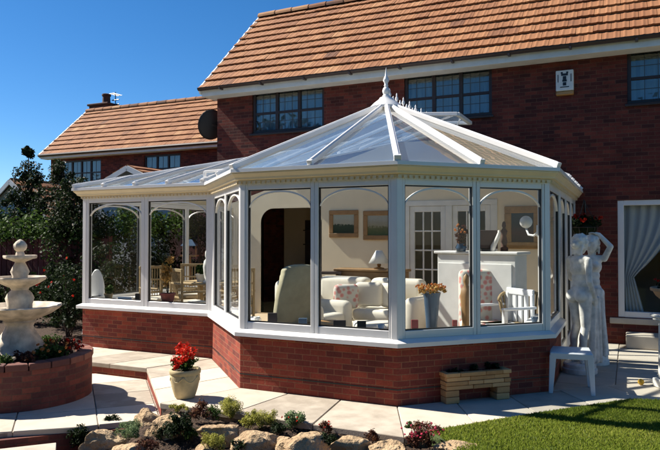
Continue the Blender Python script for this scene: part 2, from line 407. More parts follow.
def wall_y(mb, y, x0, x1, z0, z1, holes, depth=0.0, tone=.5, flip=False):
    """wall facing -Y on plane y with rectangular holes (x0,x1,z0,z1) and reveals of the given depth"""
    xs = sorted({x0, x1, *[h[0] for h in holes], *[h[1] for h in holes]}); zs = sorted({z0, z1, *[h[2] for h in holes], *[h[3] for h in holes]})
    xs = [x for x in xs if x0 <= x <= x1]; zs = [z for z in zs if z0 <= z <= z1]
    for a, b in zip(xs, xs[1:]):
        for c, d in zip(zs, zs[1:]):
            mx, mz = (a+b)/2, (c+d)/2
            if any(h[0] < mx < h[1] and h[2] < mz < h[3] for h in holes): continue
            mb.quad((a, y, c), (b, y, c), (b, y, d), (a, y, d), tone, ((a, c), (b, c), (b, d), (a, d)))
    if depth:
        for h in holes:
            a, b, c, d = h; Y = y+depth
            mb.quad((a, y, c), (a, Y, c), (b, Y, c), (b, y, c), tone, ((a, c), (a, c+depth), (b, c+depth), (b, c)))
            mb.quad((a, y, d), (b, y, d), (b, Y, d), (a, Y, d), tone, ((a, d), (b, d), (b, d+depth), (a, d+depth)))
            mb.quad((a, y, c), (a, y, d), (a, Y, d), (a, Y, c), tone, ((a, c), (a, d), (a+depth, d), (a+depth, c)))
            mb.quad((b, y, c), (b, Y, c), (b, Y, d), (b, y, d), tone, ((b, c), (b+depth, c), (b+depth, d), (b, d)))

# ------------------------------------------------------------------ ground
g = MB(); g.box(-160, 160, -60, 260, -.8, -.42); setting(g.build('ground', 'far_ground', origin=(0, 0, -.42)))
PATH = [(-12.5, 7.042), NL, NA, AB, BR, (1.5, BR[1]+2.26)]
PO = offset([(-12.5, 7.042), NL, NA, AB, (.2, AB[1]+2.202)], .86)
def slab(mb, pts, z, th=.05, gap=.005):
    c = Vector((sum(p[0] for p in pts)/len(pts), sum(p[1] for p in pts)/len(pts)))
    ins = []
    n = len(pts)
    for i in range(n):   # inset every edge by gap
        p0, p1, p2 = Vector(pts[i-1]), Vector(pts[i]), Vector(pts[(i+1) % n])
        e1 = (p1-p0).normalized(); e2 = (p2-p1).normalized()
        n1 = Vector((-e1.y, e1.x)); n2 = Vector((-e2.y, e2.x)); m = (n1+n2)
        ins.append(p1+m*(gap/max(.2, 1+n1.dot(n2))))
    dz = random.uniform(-.0025, .0025)
    ch = .006
    up = [(q+(c-q).normalized()*ch) for q in ins]
    k = len(ins); t = random.random()
    v = [(q.x, q.y, z-th) for q in ins]+[(q.x, q.y, z-ch+dz) for q in ins]+[(q.x, q.y, z+dz) for q in up]
    f = [tuple(range(2*k, 3*k))]
    for i in range(k):
        j = (i+1) % k; f += [(i, j, k+j, k+i), (k+i, k+j, 2*k+j, 2*k+i)]
    mb.add(v, f, t)
def clip(poly, a, b):   # keep the left side of a->b
    out = []
    for i in range(len(poly)):
        p, q = poly[i-1], poly[i]
        sp = (b[0]-a[0])*(p[1]-a[1])-(b[1]-a[1])*(p[0]-a[0]); sq = (b[0]-a[0])*(q[1]-a[1])-(b[1]-a[1])*(q[0]-a[0])
        if (sp >= 0) != (sq >= 0):
            t = sp/(sp-sq); out.append((p[0]+(q[0]-p[0])*t, p[1]+(q[1]-p[1])*t))
        if sq >= 0: out.append(q)
    return out
pb = MB()
# path round the conservatory: one slab deep, cut across
inner = [(-12.5, 7.042), NL, NA, AB, (.2, AB[1]+2.202)]
for s in range(4):
    a, b = Vector(inner[s]), Vector(inner[s+1]); c, d = Vector(PO[s]), Vector(PO[s+1])
    L = (b-a).length; n = max(1, round(L/.60))
    for i in range(n):
        t0, t1 = i/n, (i+1)/n
        q = [c.lerp(d, t0), c.lerp(d, t1), a.lerp(b, t1), a.lerp(b, t0)]
        slab(pb, [(p.x, p.y) for p in q], 0.0)
# terrace along the right-hand side of the conservatory
yy = 7.05
while yy < 10.58:
    xx = -.75+(.0 if round((yy-7.05)/.45) % 2 == 0 else -.0)
    while xx < 6:
        x1 = min(xx+.6, 6)
        y1 = min(yy+.45, 10.59); cell = [(xx, yy), (x1, yy), (x1, y1), (xx, y1)]
        # the 45 degree strip is already laid: keep what lies beyond its inner line and past its end
        for lines in (((AB, (.2, 8.002)),), (((.2, 8.002), AB), ((.2, 8.002), (.808, 7.394)))):
            q = cell
            for u_, v_ in lines: q = clip(q, u_, v_) if q else q
            if len(q) >= 3 and abs(sum(q[k-1][0]*q[k][1]-q[k][0]*q[k-1][1] for k in range(len(q))))/2 > .012:
                qq = [q[0]]
                for p_ in q[1:]:
                    if math.dist(p_, qq[-1]) > .02: qq.append(p_)
                if len(qq) > 3 and math.dist(qq[0], qq[-1]) < .02: qq.pop()
                slab(pb, qq, 0.0)
        xx = x1
    yy += .45
setting(pb.build('patio_paving', 'slab', origin=(-3, 5.5, 0)))
base = MB()
base.prism([(-12.5, 7.1), (-12.5, PO[0][1]+.02), (PO[1][0]+.01, PO[1][1]+.02), (PO[2][0]+.01, PO[2][1]+.02), (PO[3][0]-.01, PO[3][1]+.02), (PO[4][0]-.02, PO[4][1]), (.3, 7.0), (6, 7.0), (6, 10.58), (-12.5, 10.58)], -.4, -.012)
setting(base.build('patio_bed', 'mortar', origin=(-3, 7, -.4)))
rb = MB(); sweep(rb, [(-12.5, PO[0][1]+.012), (PO[1][0]+.005, PO[1][1]+.012), (PO[2][0], PO[2][1]+.02)], [(0, -.4), (0, -.05), (-.1, -.05), (-.1, -.4)], True, .5, True)
setting(rb.build('patio_step_riser', 'brick', origin=(-6, 6, -.4)))
# the lower terrace with the fountain
LZ = -.135
FE0, FE1 = Vector((-4.06, 4.80)), Vector((-4.60, 4.36)); FE2 = Vector((-7.2, 1.55))
low = MB()
lp = [(-13, 1.55), (FE2.x-.06, FE2.y+.06), (FE1.x-.05, FE1.y+.07), (FE0.x-.05, FE0.y+.07), (PO[2][0]-.03, PO[2][1]+.06), (PO[1][0], PO[1][1]+.03), (-13, PO[0][1]+.03)]
low.prism(lp, -.42, LZ-.012); setting(low.build('terrace_bed', 'mortar', origin=(-6, 4, -.42)))
ls = MB()
import itertools
edges = [((FE2.x, FE2.y), (FE1.x, FE1.y)), ((FE1.x, FE1.y), (FE0.x, FE0.y)), ((FE0.x, FE0.y), PO[2]), (PO[2], PO[1]), (PO[1], (-13, PO[0][1]))]
# slab lattice turned to follow the front edge
ex = (FE1-FE2).normalized(); ey = Vector((-ex.y, ex.x))
for i in range(-6, 9):
    for j in range(0, 14):
        o = FE1+ex*(-.72*i+.2)+ey*(.60*j)
        q = [tuple(o+ex*a+ey*b) for a, b in ((0, 0), (.72, 0), (.72, .60), (0, .60))]
        for a, b in edges: q = clip(q, a, b) if q else q
        if len(q) >= 3:
            ar = abs(sum(q[k-1][0]*q[k][1]-q[k][0]*q[k-1][1] for k in range(len(q))))/2
            if ar > .03 and max(p[0] for p in q) > -13:
                qq = [q[0]]
                for p in q[1:]:
                    if math.dist(p, qq[-1]) > .02: qq.append(p)
                if math.dist(qq[0], qq[-1]) < .02: qq.pop()
                if len(qq) >= 3: slab(ls, qq, LZ)
setting(ls.build('terrace_paving', 'slab', origin=(-6, 4, LZ)))
rr = MB(); sweep(rr, [(FE2.x, FE2.y), (FE1.x, FE1.y), (FE0.x, FE0.y)], [(-.012, -.5), (-.012, LZ-.052), (-.11, LZ-.052), (-.11, -.5)], True, .5, True)
setting(rr.build('terrace_step_riser', 'planter_brick', origin=(-6, 4, -.5)))
# paving one step further down, in the near left corner
n1 = Vector((ex.y, -ex.x)); lo = MB()
for i in range(0, 5):
    o = FE1+n1*.13-ex*(.15+.62*i)
    slab(lo, [tuple(o-ex*.6), tuple(o-ex*.6+n1*.6), tuple(o+n1*.6), tuple(o)][::1], -.215)
setting(lo.build('garden_path', 'slab', origin=(-5, 3.5, -.33)))

# soil of the rockery and beds: one bumpy sheet
def soil_z(x, y):
    s = min(1, max(0, (-4.0-x)/.6)); s = s*s*(3-2*s)
    z = -.075-.24*s-.10*max(0, 4.9-y)
    if x > -1.2: z = min(z, -.05)
    if s < .01 or y < 4.2: z += .05*noise.noise(Vector((x*2.3, y*2.3, 0)))+.02*noise.noise(Vector((x*9, y*9, 3)))
    return max(z, -.40)
nx, ny = 220, 110; X0, X1, Y0, Y1 = -6.3, -.6, 2.6, 5.02
vv = np.array([(X0+(X1-X0)*i/nx, Y0+(Y1-Y0)*j/ny, 0) for j in range(ny+1) for i in range(nx+1)])
vv[:, 2] = [soil_z(p[0], p[1])+.012*random.random() for p in vv]
ii = np.array([(j*(nx+1)+i, j*(nx+1)+i+1, (j+1)*(nx+1)+i+1, (j+1)*(nx+1)+i) for j in range(ny) for i in range(nx)])
cen = vv[ii].mean(1)
# keep the sheet out of the lower terrace, its risers and the lower path
def keep(p):
    q = Vector((p[0], p[1]))
    if q.x < FE0.x and (q-FE1).dot(n1) < .02 and q.x < FE1.x+.02: return False
    if FE1.x-.05 <= q.x < FE0.x+.03 and q.y > FE1.y+(q.x-FE1.x)*(FE0.y-FE1.y)/(FE0.x-FE1.x)-.02: return False
    return True
ii = ii[[keep(c) for c in cen]]
so_ = np_mesh('rockery_soil', vv, 4, ii.ravel(), rng.random(len(ii)), 'soil', origin=(-3, 4, -.1)); setting(so_)
bd = MB(); bd.box(-13, -7.42, 7.06, 14, -.3, .03); setting(bd.build('border_soil', 'soil', origin=(-10, 8, -.3)))

# lawn: turf sheet and blades
LAWN = [(-1.52, 5.13), (-.84, 6.0), (-.02, 6.98), (.45, 7.12), (6, 7.12), (6, -1), (-.7, -1), (-1.05, 4.55), (-1.3, 4.9)]
tb = MB(); tb.prism([(p[0], p[1]) for p in reversed(LAWN)], -.42, .012); setting(tb.build('lawn', 'grass_base', origin=(1, 5, 0)))
def inside(p, poly):
    c = np.zeros(len(p), bool)
    for i in range(len(poly)):
        (x0, y0), (x1, y1) = poly[i-1], poly[i]
        cond = ((y0 > p[:, 1]) != (y1 > p[:, 1])) & (p[:, 0] < (x1-x0)*(p[:, 1]-y0)/((y1-y0) if y1 != y0 else 1e-9)+x0)
        c ^= cond
    return c
def blades(area, n, h, name, ox, oy, oz=.01):
    p = np.column_stack([rng.uniform(area[0], area[1], n), rng.uniform(area[2], area[3], n)])
    p = p[inside(p+(.03, 0), LAWN) & inside(p-(.03, 0), LAWN) & inside(p+(0, .03), LAWN) & inside(p-(0, .03), LAWN)]; n = len(p)
    a = rng.random(n)*2*np.pi; hh = h*(.5+.9*rng.random(n)); wd = .0028+.002*rng.random(n)
    tw = np.column_stack([np.cos(a), np.sin(a), np.zeros(n)]); ln = rng.normal(size=(n, 2))*.35
    b0 = np.column_stack([p, np.full(n, oz)]); tip = b0+np.column_stack([ln*hh[:, None], hh]); mid = b0+np.column_stack([ln*hh[:, None]*.3, hh*.6])
    v = np.stack([b0-tw*wd[:, None], b0+tw*wd[:, None], mid+tw*wd[:, None]*.7, tip, mid-tw*wd[:, None]*.7], 1).reshape(-1, 3)
    pt = np.array([noise.noise(Vector((q[0]*1.3, q[1]*1.3, 5))) for q in p])
    o = np_mesh(name, v, 5, np.arange(5*n), np.clip(.45+.35*pt+.22*rng.normal(size=n), 0, 1), 'grass', origin=(ox, oy, 0))
    return setting(o, 'stuff')
blades((-1.6, 2.6, 4.0, 7.2), 190000, .021, 'lawn_grass', 0, 6)

# ------------------------------------------------------------------ tiled roof slope: real courses of double roll tiles
def tiled(mb, x0, x1, ye, ze, yr, zr, courses, tw=.25, prof_n=9, lift=.046, th=.034):
    run = Vector((0, yr-ye, zr-ze)); L = run.length; u = run/L; nrm = Vector((0, -u.z, u.y)); g_ = L/courses
    nt = int(math.ceil((x1-x0)/tw))+1
    for i in range(courses):
        off = (.5*tw if i % 2 else 0)
        for j in range(nt):
            a = max(x0, x0+j*tw-off); b = min(x1, x0+(j+1)*tw-off)
            if b-a < .03: continue
            a += .003; b -= .003
            s0 = g_*i+random.uniform(-.006, .006); s1 = g_*(i+1)+.05 if i < courses-1 else L
            lf = lift+random.uniform(-.006, .007); tone = min(1, max(0, random.gauss(.5, .13)))
            rows = []
            for s, l in ((s0, lf), (s1, .004)):
                for zz in (0, -th):
                    r_ = []
                    for k in range(prof_n):
                        f = k/(prof_n-1); x = a+(b-a)*f
                        roll = .006*max(0, math.cos((f*2-.5)*2*math.pi))*(1 if zz == 0 else 1)
                        p = Vector((x, ye, ze))+u*s+nrm*(l+roll+zz); r_.append(p)
                    rows.append(r_)
            v = [p for r_ in rows for p in r_]; n = prof_n; f = []
            for k in range(n-1):
                f.append((k, k+1, 2*n+k+1, 2*n+k))                 # top
                f.append((n+k, n+k+1, k+1, k))                     # front lip
            f.append((n, 0, 2*n, 3*n)); f.append((2*n-1, 4*n-1, 3*n-1, n-1))
            mb.add(v, f, tone)

def window_set(parent, x0, x1, z0, z1, y, lights, transom=None, lattice=(3, 2), fw=.055, bars='lead', frame='dark_wood', depth=.09, glass='house_glass', curtain=True):
    """casement window set back in its reveal: frame part with pane, leading and curtain sub-parts"""
    yf = y+.035; f = MB()
    e = .003
    f.box(x0-e, x1+e, yf, yf+.06, z0-e, z0+fw); f.box(x0-e, x1+e, yf, yf+.06, z1-fw, z1+e)
    f.box(x0-e, x0+fw, yf, yf+.06, z0+fw, z1-fw); f.box(x1-fw, x1+e, yf, yf+.06, z0+fw, z1-fw)
    xs = [x0+fw+(x1-x0-2*fw)*k/lights for k in range(lights+1)]
    for x in xs[1:-1]: f.box(x-fw*.55, x+fw*.55, yf-.004, yf+.056, z0+fw, z1-fw)
    zt = None
    if transom:
        zt = z0+(z1-z0)*transom
        for a, b in zip(xs, xs[1:]): f.box(a, b, yf+.004, yf+.05, zt-fw*.4, zt+fw*.4)
    fr = f.build('window_frame', frame, parent, origin=(x0, y, z0), bevel=.004)
    for a, b in zip(xs, xs[1:]):
        for c, d in (((z0+fw, zt), (zt, z1-fw)) if zt else ((z0+fw, z1-fw),)):
            p = MB(); dy = random.uniform(-.002, .002)
            p.quad((a, yf+.03, c), (b, yf+.03+dy, c), (b, yf+.03+dy, d), (a, yf+.03, d)); p.build('pane', glass, fr)
        if bars:
            l = MB(); nx_, nz_ = lattice
            for k in range(1, nx_): l.box(a+(b-a)*k/nx_-.005, a+(b-a)*k/nx_+.005, yf+.022, yf+.028, z0+fw, z1-fw)
            zz = [z0+fw, zt, z1-fw] if zt else [z0+fw, z1-fw]
            for c, d in zip(zz, zz[1:]):
                for k in range(1, nz_): l.box(a, b, yf+.0205, yf+.0265, c+(d-c)*k/nz_-.005, c+(d-c)*k/nz_+.005)
            l.build('leading', bars, fr)
    if curtain:
        cm = MB(); n = int((x1-x0)/.03)
        for k in range(n):
            u0, u1 = x0+(x1-x0)*k/n, x0+(x1-x0)*(k+1)/n
            y0_, y1_ = y+.24+.018*math.sin(k*1.9), y+.24+.018*math.sin((k+1)*1.9)
            cm.quad((u0, y0_, z0-.05), (u1, y1_, z0-.05), (u1, y1_, z1+.05), (u0, y0_, z1+.05), .35+.3*math.sin(k*.7)**2)
        cm.build('net_curtain', 'lace', parent)
    return fr

# ------------------------------------------------------------------ main house
HX0, HX1, HYB = -7.42, 6.5, 14.7
ZE = on_y(215, 95.5, YH-.3).z                     # soffit height
def hwin(px0, py0, px1, py1):
    a = on_y(px0, py0, YH); b = on_y(px1, py1, YH); return [a.x, b.x, b.z, a.z]
W1 = hwin(252, 91.5, 324, 129); W1[3] = on_y(288, 88, YH).z; W1[2] = on_y(288, 131, YH).z
W2 = hwin(404, 74, 492, 117); W2[3] = W1[3]; W2[2] = W1[2]
W3x = on_y(627, 60, YH).x; W3 = [W3x, W3x+1.75, W1[2], W1[3]]
ARx0, ARx1 = on_y(261, 250, YH).x, on_y(322, 250, YH).x; AR = [ARx0, ARx1, .16, on_y(292, 208, YH).z]
FDx0, FDx1 = on_y(407, 230, YH).x, on_y(494, 230, YH).x; FD = [FDx0, FDx1, .16, on_y(427, 206, YH).z]
PDx0 = on_y(618, 260, YH).x; PD = [PDx0, PDx0+1.9, .40, on_y(640, 200, YH).z]
house = thing('brick_house', (0, YH, 0), 'two-storey dark red brick house with orange tiled roof behind the conservatory', 'house')
hw = MB(); wall_y(hw, YH, HX0, HX1, -.45, ZE+.02, [W1, W2, W3, AR, FD, PD], .1)
d = HYB-YH
hw.quad((HX0, HYB, -.45), (HX0, YH, -.45), (HX0, YH, ZE+.02), (HX0, HYB, ZE+.02), .5, ((0, -.45), (d, -.45), (d, ZE), (0, ZE)))
hw.quad((HX1, YH, -.45), (HX1, HYB, -.45), (HX1, HYB, ZE+.02), (HX1, YH, ZE+.02), .5, ((0, -.45), (d, -.45), (d, ZE), (0, ZE)))
hw.quad((HX1, HYB, -.45), (HX0, HYB, -.45), (HX0, HYB, ZE+.02), (HX1, HYB, ZE+.02), .5, ((0, -.45), (14, -.45), (14, ZE), (0, ZE)))
RY = (YH+HYB)/2; ye = YH-.36; ze = ZE+.13; zr = ze+2.13*(RY-ye)/2.41; RY_ = RY
p1 = on_y(257, 17, 12.48); zr = p1.z; RY_ = 12.52
for x in (HX0, HX1): hw.poly([(x, YH, ZE), (x, HYB, ZE), (x, RY_, zr-.12)], .5, [(0, ZE), (d, ZE), (d/2, zr)])
hw.build('wall', 'house_brick', house)
fl = MB(); fl.box(HX0+.02, HX1-.02, YH+.12, HYB-.02, 2.45, 2.55); fl.box(HX0+.02, HX1-.02, YH+.12, HYB-.02, .05, .13); fl.box(HX0+.02, HX1-.02, YH+.12, HYB-.02, ZE-.02, ZE); fl.build('floor', 'wood', house)
fl = MB(); fl.box(HX0+.02, HX1-.02, 13.3, 13.4, .13, 2.45); fl.build('inner_wall', 'cream_wall', house)
rm = MB(); RX0, RX1 = HX0-.18, HX1+.2
tiled(rm, RX0, RX1, ye, ze, RY_, zr, 11)
yb = 2*RY_-ye; rm.quad((RX0, RY_, zr), (RX1, RY_, zr), (RX1, yb, ze), (RX0, yb, ze)); rm.quad((RX0, ye+.02, ze-.02), (RX0, RY_, zr-.03), (RX1, RY_, zr-.03), (RX1, ye+.02, ze-.02))
roof = rm.build('roof', 'tile', house)
rd = MB(); n = int((RX1-RX0)/.42)
for k in range(n):
    a, b = RX0+(RX1-RX0)*k/n, RX0+(RX1-RX0)*(k+1)/n+.015
    v = [(x, RY_+r_*math.cos(t), zr-.03+r_*math.sin(t)) for x, r_ in ((a, .115), (b, .125)) for t in [math.pi*q/8 for q in range(9)]]
    rd.add(v, [(q, q+1, 9+q+1, 9+q) for q in range(8)]+[(0, 8, 7, 6, 5, 4, 3, 2, 1)], random.random())
rd.build('ridge_tile', 'tile', roof)
vg = MB(); ur = Vector((0, RY_-ye, zr-ze)).normalized()
vg.bar(Vector((RX0+.012, ye, ze-.045)), Vector((RX0+.012, RY_, zr-.045)), .03, .13); vg.build('bargeboard', 'white_paint', roof)
vm = MB()
for k in range(11):
    s = 3.0/11*k; p = Vector((RX0+.02, ye, ze))+ur*(s+.05); vm.bar(p+Vector((0, 0, .012)), p+ur*.2+Vector((0, 0, .0)), .09, .035, tone=.9)
vm.build('verge_mortar', 'white_paint', roof)
fb = MB(); fb.box(RX0+.03, RX1, YH-.31, YH-.285, ZE, ZE+.15); fb.box(RX0+.03, RX1, YH-.285, YH, ZE+.004, ZE+.02); fb.box(RX0+.03, HX0, YH-.3, YH+.15, ZE+.002, ZE+.15)
fb.build('fascia_board', 'white_paint', house, bevel=.003)
gt = MB(); gx = [RX0+.0, RX1]
cs = [(YH-.37+.055*math.cos(t), ZE+.155+.055*math.sin(t)) for t in [math.pi+math.pi*q/8 for q in range(9)]]
for a, b in zip(cs, cs[1:]): gt.quad((gx[0], *a), (gx[1], *a), (gx[1], *b), (gx[0], *b))
gt.add([(gx[0], *c) for c in cs], [tuple(range(9))]); gt.add([(gx[1], *c) for c in cs], [tuple(reversed(range(9)))])
k = gx[0]+.5
while k < gx[1]: gt.box(k, k+.035, YH-.43, YH-.31, ZE+.085, ZE+.115); k += .9
gt.build('gutter', 'gutter', house)
for W in (W1, W2): window_set(house, *W, YH, 3, .47)
window_set(house, *W3, YH, 2 if False else 3, .47)
for W in (W1, W2, W3): sl_ = MB(); sl_.box(W[0]-.03, W[1]+.03, YH-.05, YH+.04, W[2]-.045, W[2]-.004); sl_.build('window_sill', 'dark_wood', house, bevel=.006)
# plastered part of the wall inside the conservatory, gable-shaped under the glass roof
pl = MB(); zp = 2.2
wall_y(pl, YH-.012, LW[0]+.02, RW[0]-.02, .14, zp, [AR, FD], .112)
pl.poly([(LW[0]+.02, YH-.012, zp), (RW[0]-.02, YH-.012, zp), (BC.x, YH-.012, 3.24), (-3.78, YH-.012, 3.24)])
# round the head of the archway with two spandrels
zs_, za = AR[3]-.28, AR[3]
for sx, x0_ in ((1, AR[0]), (-1, AR[1])):
    pts = [(x0_, YH-.013, za), (x0_, YH-.013, zs_)]
    for q in range(0, 9):
        t = math.pi/2*q/8; pts.append((x0_+sx*.28*(1-math.cos(t)), YH-.013, zs_+.28*math.sin(t)))
    pl.poly(pts if sx < 0 else list(reversed(pts)))
pl.build('plastered_wall', 'cream_wall', house)
# french doors into the house
fd = MB(); a, b, c, dd = FD; y_ = YH-.03
for x in (a-.06, (a+b)/2-.055, b-.05): fd.box(x, x+.11, y_, y_+.08, .14, dd)
fd.box(a-.06, b+.06, y_-.002, y_+.08, dd, dd+.09)
fdo = fd.build('french_door_frame', 'white_paint', house, bevel=.004)
for x0_, x1_ in ((a+.055, (a+b)/2-.06), ((a+b)/2+.06, b-.055)):
    m_ = MB(); m_.box(x0_, x0_+.085, y_+.02, y_+.06, .17, dd-.003); m_.box(x1_-.085, x1_, y_+.02, y_+.06, .17, dd-.003)
    m_.box(x0_+.085, x1_-.085, y_+.02, y_+.06, dd-.10, dd-.003); m_.box(x0_+.085, x1_-.085, y_+.02, y_+.06, .17, .72)
    for k in (1, 2): xk = x0_+.085+(x1_-x0_-.17)*k/3; m_.box(xk-.012, xk+.012, y_+.024, y_+.056, .72, dd-.10)
    for k in range(1, 4): zk = .72+(dd-.82)*k/4; m_.box(x0_+.085, x1_-.085, y_+.026, y_+.054, zk-.012, zk+.012)
    lf = m_.build('french_door', 'white_paint', house, bevel=.003)
    q = MB(); q.quad((x0_+.08, y_+.04, .7), (x1_-.08, y_+.04, .7), (x1_-.08, y_+.04, dd-.1), (x0_+.08, y_+.04, dd-.1)); q.build('pane', 'glass', lf)
# patio door on the right
a, b, c, dd = PD; m_ = MB(); y_ = YH+.01
m_.box(a-.01, a+.085, y_, y_+.09, c, dd); m_.box(b-.085, b+.01, y_, y_+.09, c, dd); m_.box(a+.085, b-.085, y_, y_+.09, dd-.075, dd+.01); m_.box(a+.085, b-.085, y_, y_+.09, c-.01, c+.085)
m_.box((a+b)/2-.045, (a+b)/2+.045, y_+.004, y_+.08, c+.085, dd-.075)
pdo = m_.build('patio_door', 'upvc', house, bevel=.005)
for x0_, x1_ in ((a+.08, (a+b)/2-.04), ((a+b)/2+.04, b-.08)):
    q = MB(); q.quad((x0_, y_+.045, c+.08), (x1_, y_+.045, c+.08), (x1_, y_+.045, dd-.07), (x0_, y_+.045, dd-.07)); q.build('pane', 'glass', pdo)
st = MB(); st.box(a-.12, b+.2, YH-.02, YH+.1, .30, c-.012); st.build('door_sill', 'slab', house, bevel=.008)
st = MB(); st.box(a+.1, b+.3, YH-.42, YH-.003, 0, .19, .4); sto = st.build('door_step', 'slab', house, bevel=.012)
# tied-back lace curtain
cm = MB(); N_ = 46; Z_ = 24
def cur(u, v, mirror):   # u across 0..1, v down 0..1
    waist = .66
    wd_ = .15+.62*(1-(v/waist)**1.8) if v < waist else .15+.14*(v-waist)/(1-waist)
    x = u*wd_; y = .14+.022*math.sin(u*34)*(.5+.5*wd_/.77)
    return ((a+.07+x) if not mirror else (b-.07-x), YH+y, dd-.06-v*(dd-c-.1))
for mir in (False, True):
    cm = MB()
    for i in range(N_):
        for j in range(Z_):
            cm.quad(*[cur((i+p)/N_, (j+q)/Z_, mir) for p, q in ((0, 0), (1, 0), (1, 1), (0, 1))], tone=.6+.3*math.sin((i)*.8))
    o = cm.build('lace_curtain', 'lace', origin=(b if mir else a, YH+.14, c), smooth=True)
    tag(o, 'white lace curtain tied back at the far side of the patio door' if mir else 'white lace curtain tied back beside the left jamb of the patio door', 'curtain')

# ------------------------------------------------------------------ alarm box, satellite dish
p = on_y(565, 83, YH); ab = thing('alarm_box', (p.x, YH, p.z-.19), 'white burglar alarm box with dark emblem high on the brick wall', 'alarm box')
q = MB(); q.box(p.x-.13, p.x+.13, YH-.075, YH, p.z-.135, p.z+.185); q.build('case', 'white_paint', ab, bevel=.012, seg=2)
q = MB(); q.box(p.x-.13, p.x+.13, YH-.07, YH, p.z-.20, p.z-.14); q.build('strobe_light', plain('amber_lens', (.45, .22, .06), .3), ab, bevel=.01)
q = MB(); yb_ = YH-.0775
for dx, dz, w_, h_ in ((0, .115, .10, .035), (-.04, .145, .03, .025), (.04, .145, .03, .025), (0, .06, .05, .06), (0, .02, .065, .03), (0, -.03, .05, .05), (0, -.078, .13, .014), (-.095, .06, .012, .12), (.095, .06, .012, .12)):
    q.box(p.x+dx-w_/2, p.x+dx+w_/2, yb_-random.uniform(.0002, .0012), YH-.07, p.z+dz-h_/2, p.z+dz+h_/2)
q.build('emblem', 'black', ab)
c_ = at_d(207.5, 125, 13.0); sd = thing('satellite_dish', (HX0, c_.y, c_.z-.2), 'dark mesh satellite dish fixed to the side of the house', 'satellite dish')
q = MB(); ax = Vector((-.80, .55, .30)).normalized(); s1 = ax.cross(Vector((0, 0, 1))).normalized(); s2 = s1.cross(ax)
C_ = Vector((HX0-.24, c_.y, c_.z)); v = [C_-ax*.06]; f = []
for i in range(1, 6):
    r_ = .31*i/5
    for k in range(24): t = 2*math.pi*k/24; v.append(C_-ax*.06*(1-(i/5)**2)+s1*(r_*math.cos(t)*.9)+s2*(r_*math.sin(t)))
for k in range(24): f.append((0, 1+k, 1+(k+1) % 24))
for i in range(4):
    for k in range(24): f.append((1+i*24+k, 1+(i+1)*24+k, 1+(i+1)*24+(k+1) % 24, 1+i*24+(k+1) % 24))
q.add(v, f); o = q.build('reflector', 'dish', sd, smooth=True); md = o.modifiers.new('Solid', 'SOLIDIFY'); md.thickness = .008
q = MB(); q.tube([C_-s2*.28, C_-s2*.18+ax*.3], .012, 6); q.ball(C_-s2*.15+ax*.33, .045, 10, 6); q.build('feed_arm', 'black', sd)
q = MB(); q.tube([C_-ax*.05, Vector((HX0-.1, C_.y+.1, C_.z-.05)), Vector((HX0+.0, C_.y+.12, C_.z-.05))], .02, 8); q.build('bracket', 'black', sd)

# ------------------------------------------------------------------ second house behind on the left
Y2 = 16.3; eL = on_y(38.5, 158, Y2-.3); ZE2 = eL.z-.05
X2a, X2b = -18.45, -7.0
h2 = thing('brick_house', (-13, Y2, 0), 'lower brick house with orange tiled roof and one chimney at the left', 'house')
E1 = [on_y(61, 160, Y2).x, on_y(101, 160, Y2).x, on_y(80, 186, Y2).z, on_y(80, 160, Y2).z]
E2 = [on_y(144, 155, Y2).x, on_y(180.5, 155, Y2).x, E1[2], E1[3]]
m_ = MB(); wall_y(m_, Y2, X2a, X2b, -.45, ZE2+.02, [E1, E2], .1); Yb2 = Y2+4.2
m_.quad((X2a, Yb2, -.45), (X2a, Y2, -.45), (X2a, Y2, ZE2), (X2a, Yb2, ZE2), .5, ((0, -.45), (4, -.45), (4, ZE2), (0, ZE2)))
m_.quad((X2b, Y2, -.45), (X2b, Yb2, -.45), (X2b, Yb2, ZE2), (X2b, Y2, ZE2), .5, ((0, -.45), (4, -.45), (4, ZE2), (0, ZE2)))
m_.quad((X2b, Yb2, -.45), (X2a, Yb2, -.45), (X2a, Yb2, ZE2), (X2b, Yb2, ZE2), .5, ((0, -.45), (9, -.45), (9, ZE2), (0, ZE2)))
ye2, ze2, yr2 = Y2-.36, ZE2+.11, Y2+1.85; zr2 = on_y(82, 112, yr2).z
for x in (X2a, X2b): m_.poly([(x, Y2, ZE2), (x, Yb2, ZE2), (x, yr2, zr2-.15)], .5, [(0, ZE2), (4, ZE2), (2, zr2)])
m_.build('wall', 'house_brick', h2)
rm = MB(); rx0, rx1 = on_y(38.5, 157, ye2).x, X2b+.2; tiled(rm, rx0, rx1, ye2, ze2, yr2, zr2, 10)
rm.quad((rx0, yr2, zr2), (rx1, yr2, zr2), (rx1, 2*yr2-ye2, ze2), (rx0, 2*yr2-ye2, ze2)); rm.quad((rx0, ye2+.02, ze2-.02), (rx0, yr2, zr2-.03), (rx1, yr2, zr2-.03), (rx1, ye2+.02, ze2-.02))
roof2 = rm.build('roof', 'tile', h2)
rd = MB(); n = int((rx1-rx0)/.42)
for k in range(n):
    a, b = rx0+(rx1-rx0)*k/n, rx0+(rx1-rx0)*(k+1)/n+.015
    v = [(x, yr2+r_*math.cos(t), zr2-.03+r_*math.sin(t)) for x, r_ in ((a, .115), (b, .125)) for t in [math.pi*q/8 for q in range(9)]]
    rd.add(v, [(q, q+1, 9+q+1, 9+q) for q in range(8)]+[(0, 8, 7, 6, 5, 4, 3, 2, 1)], random.random())
rd.build('ridge_tile', 'tile', roof2)
vm = MB(); ur = Vector((0, yr2-ye2, zr2-ze2)).normalized()
vm.bar(Vector((rx0+.01, ye2, ze2-.03)), Vector((rx0+.01, yr2, zr2-.03)), .03, .12)
for k in range(10): q = Vector((rx0+.02, ye2, ze2))+ur*(.28*k+.05); vm.bar(q+Vector((0, 0, .02)), q+ur*.2, .1, .04)
vm.build('bargeboard', 'white_paint', roof2)
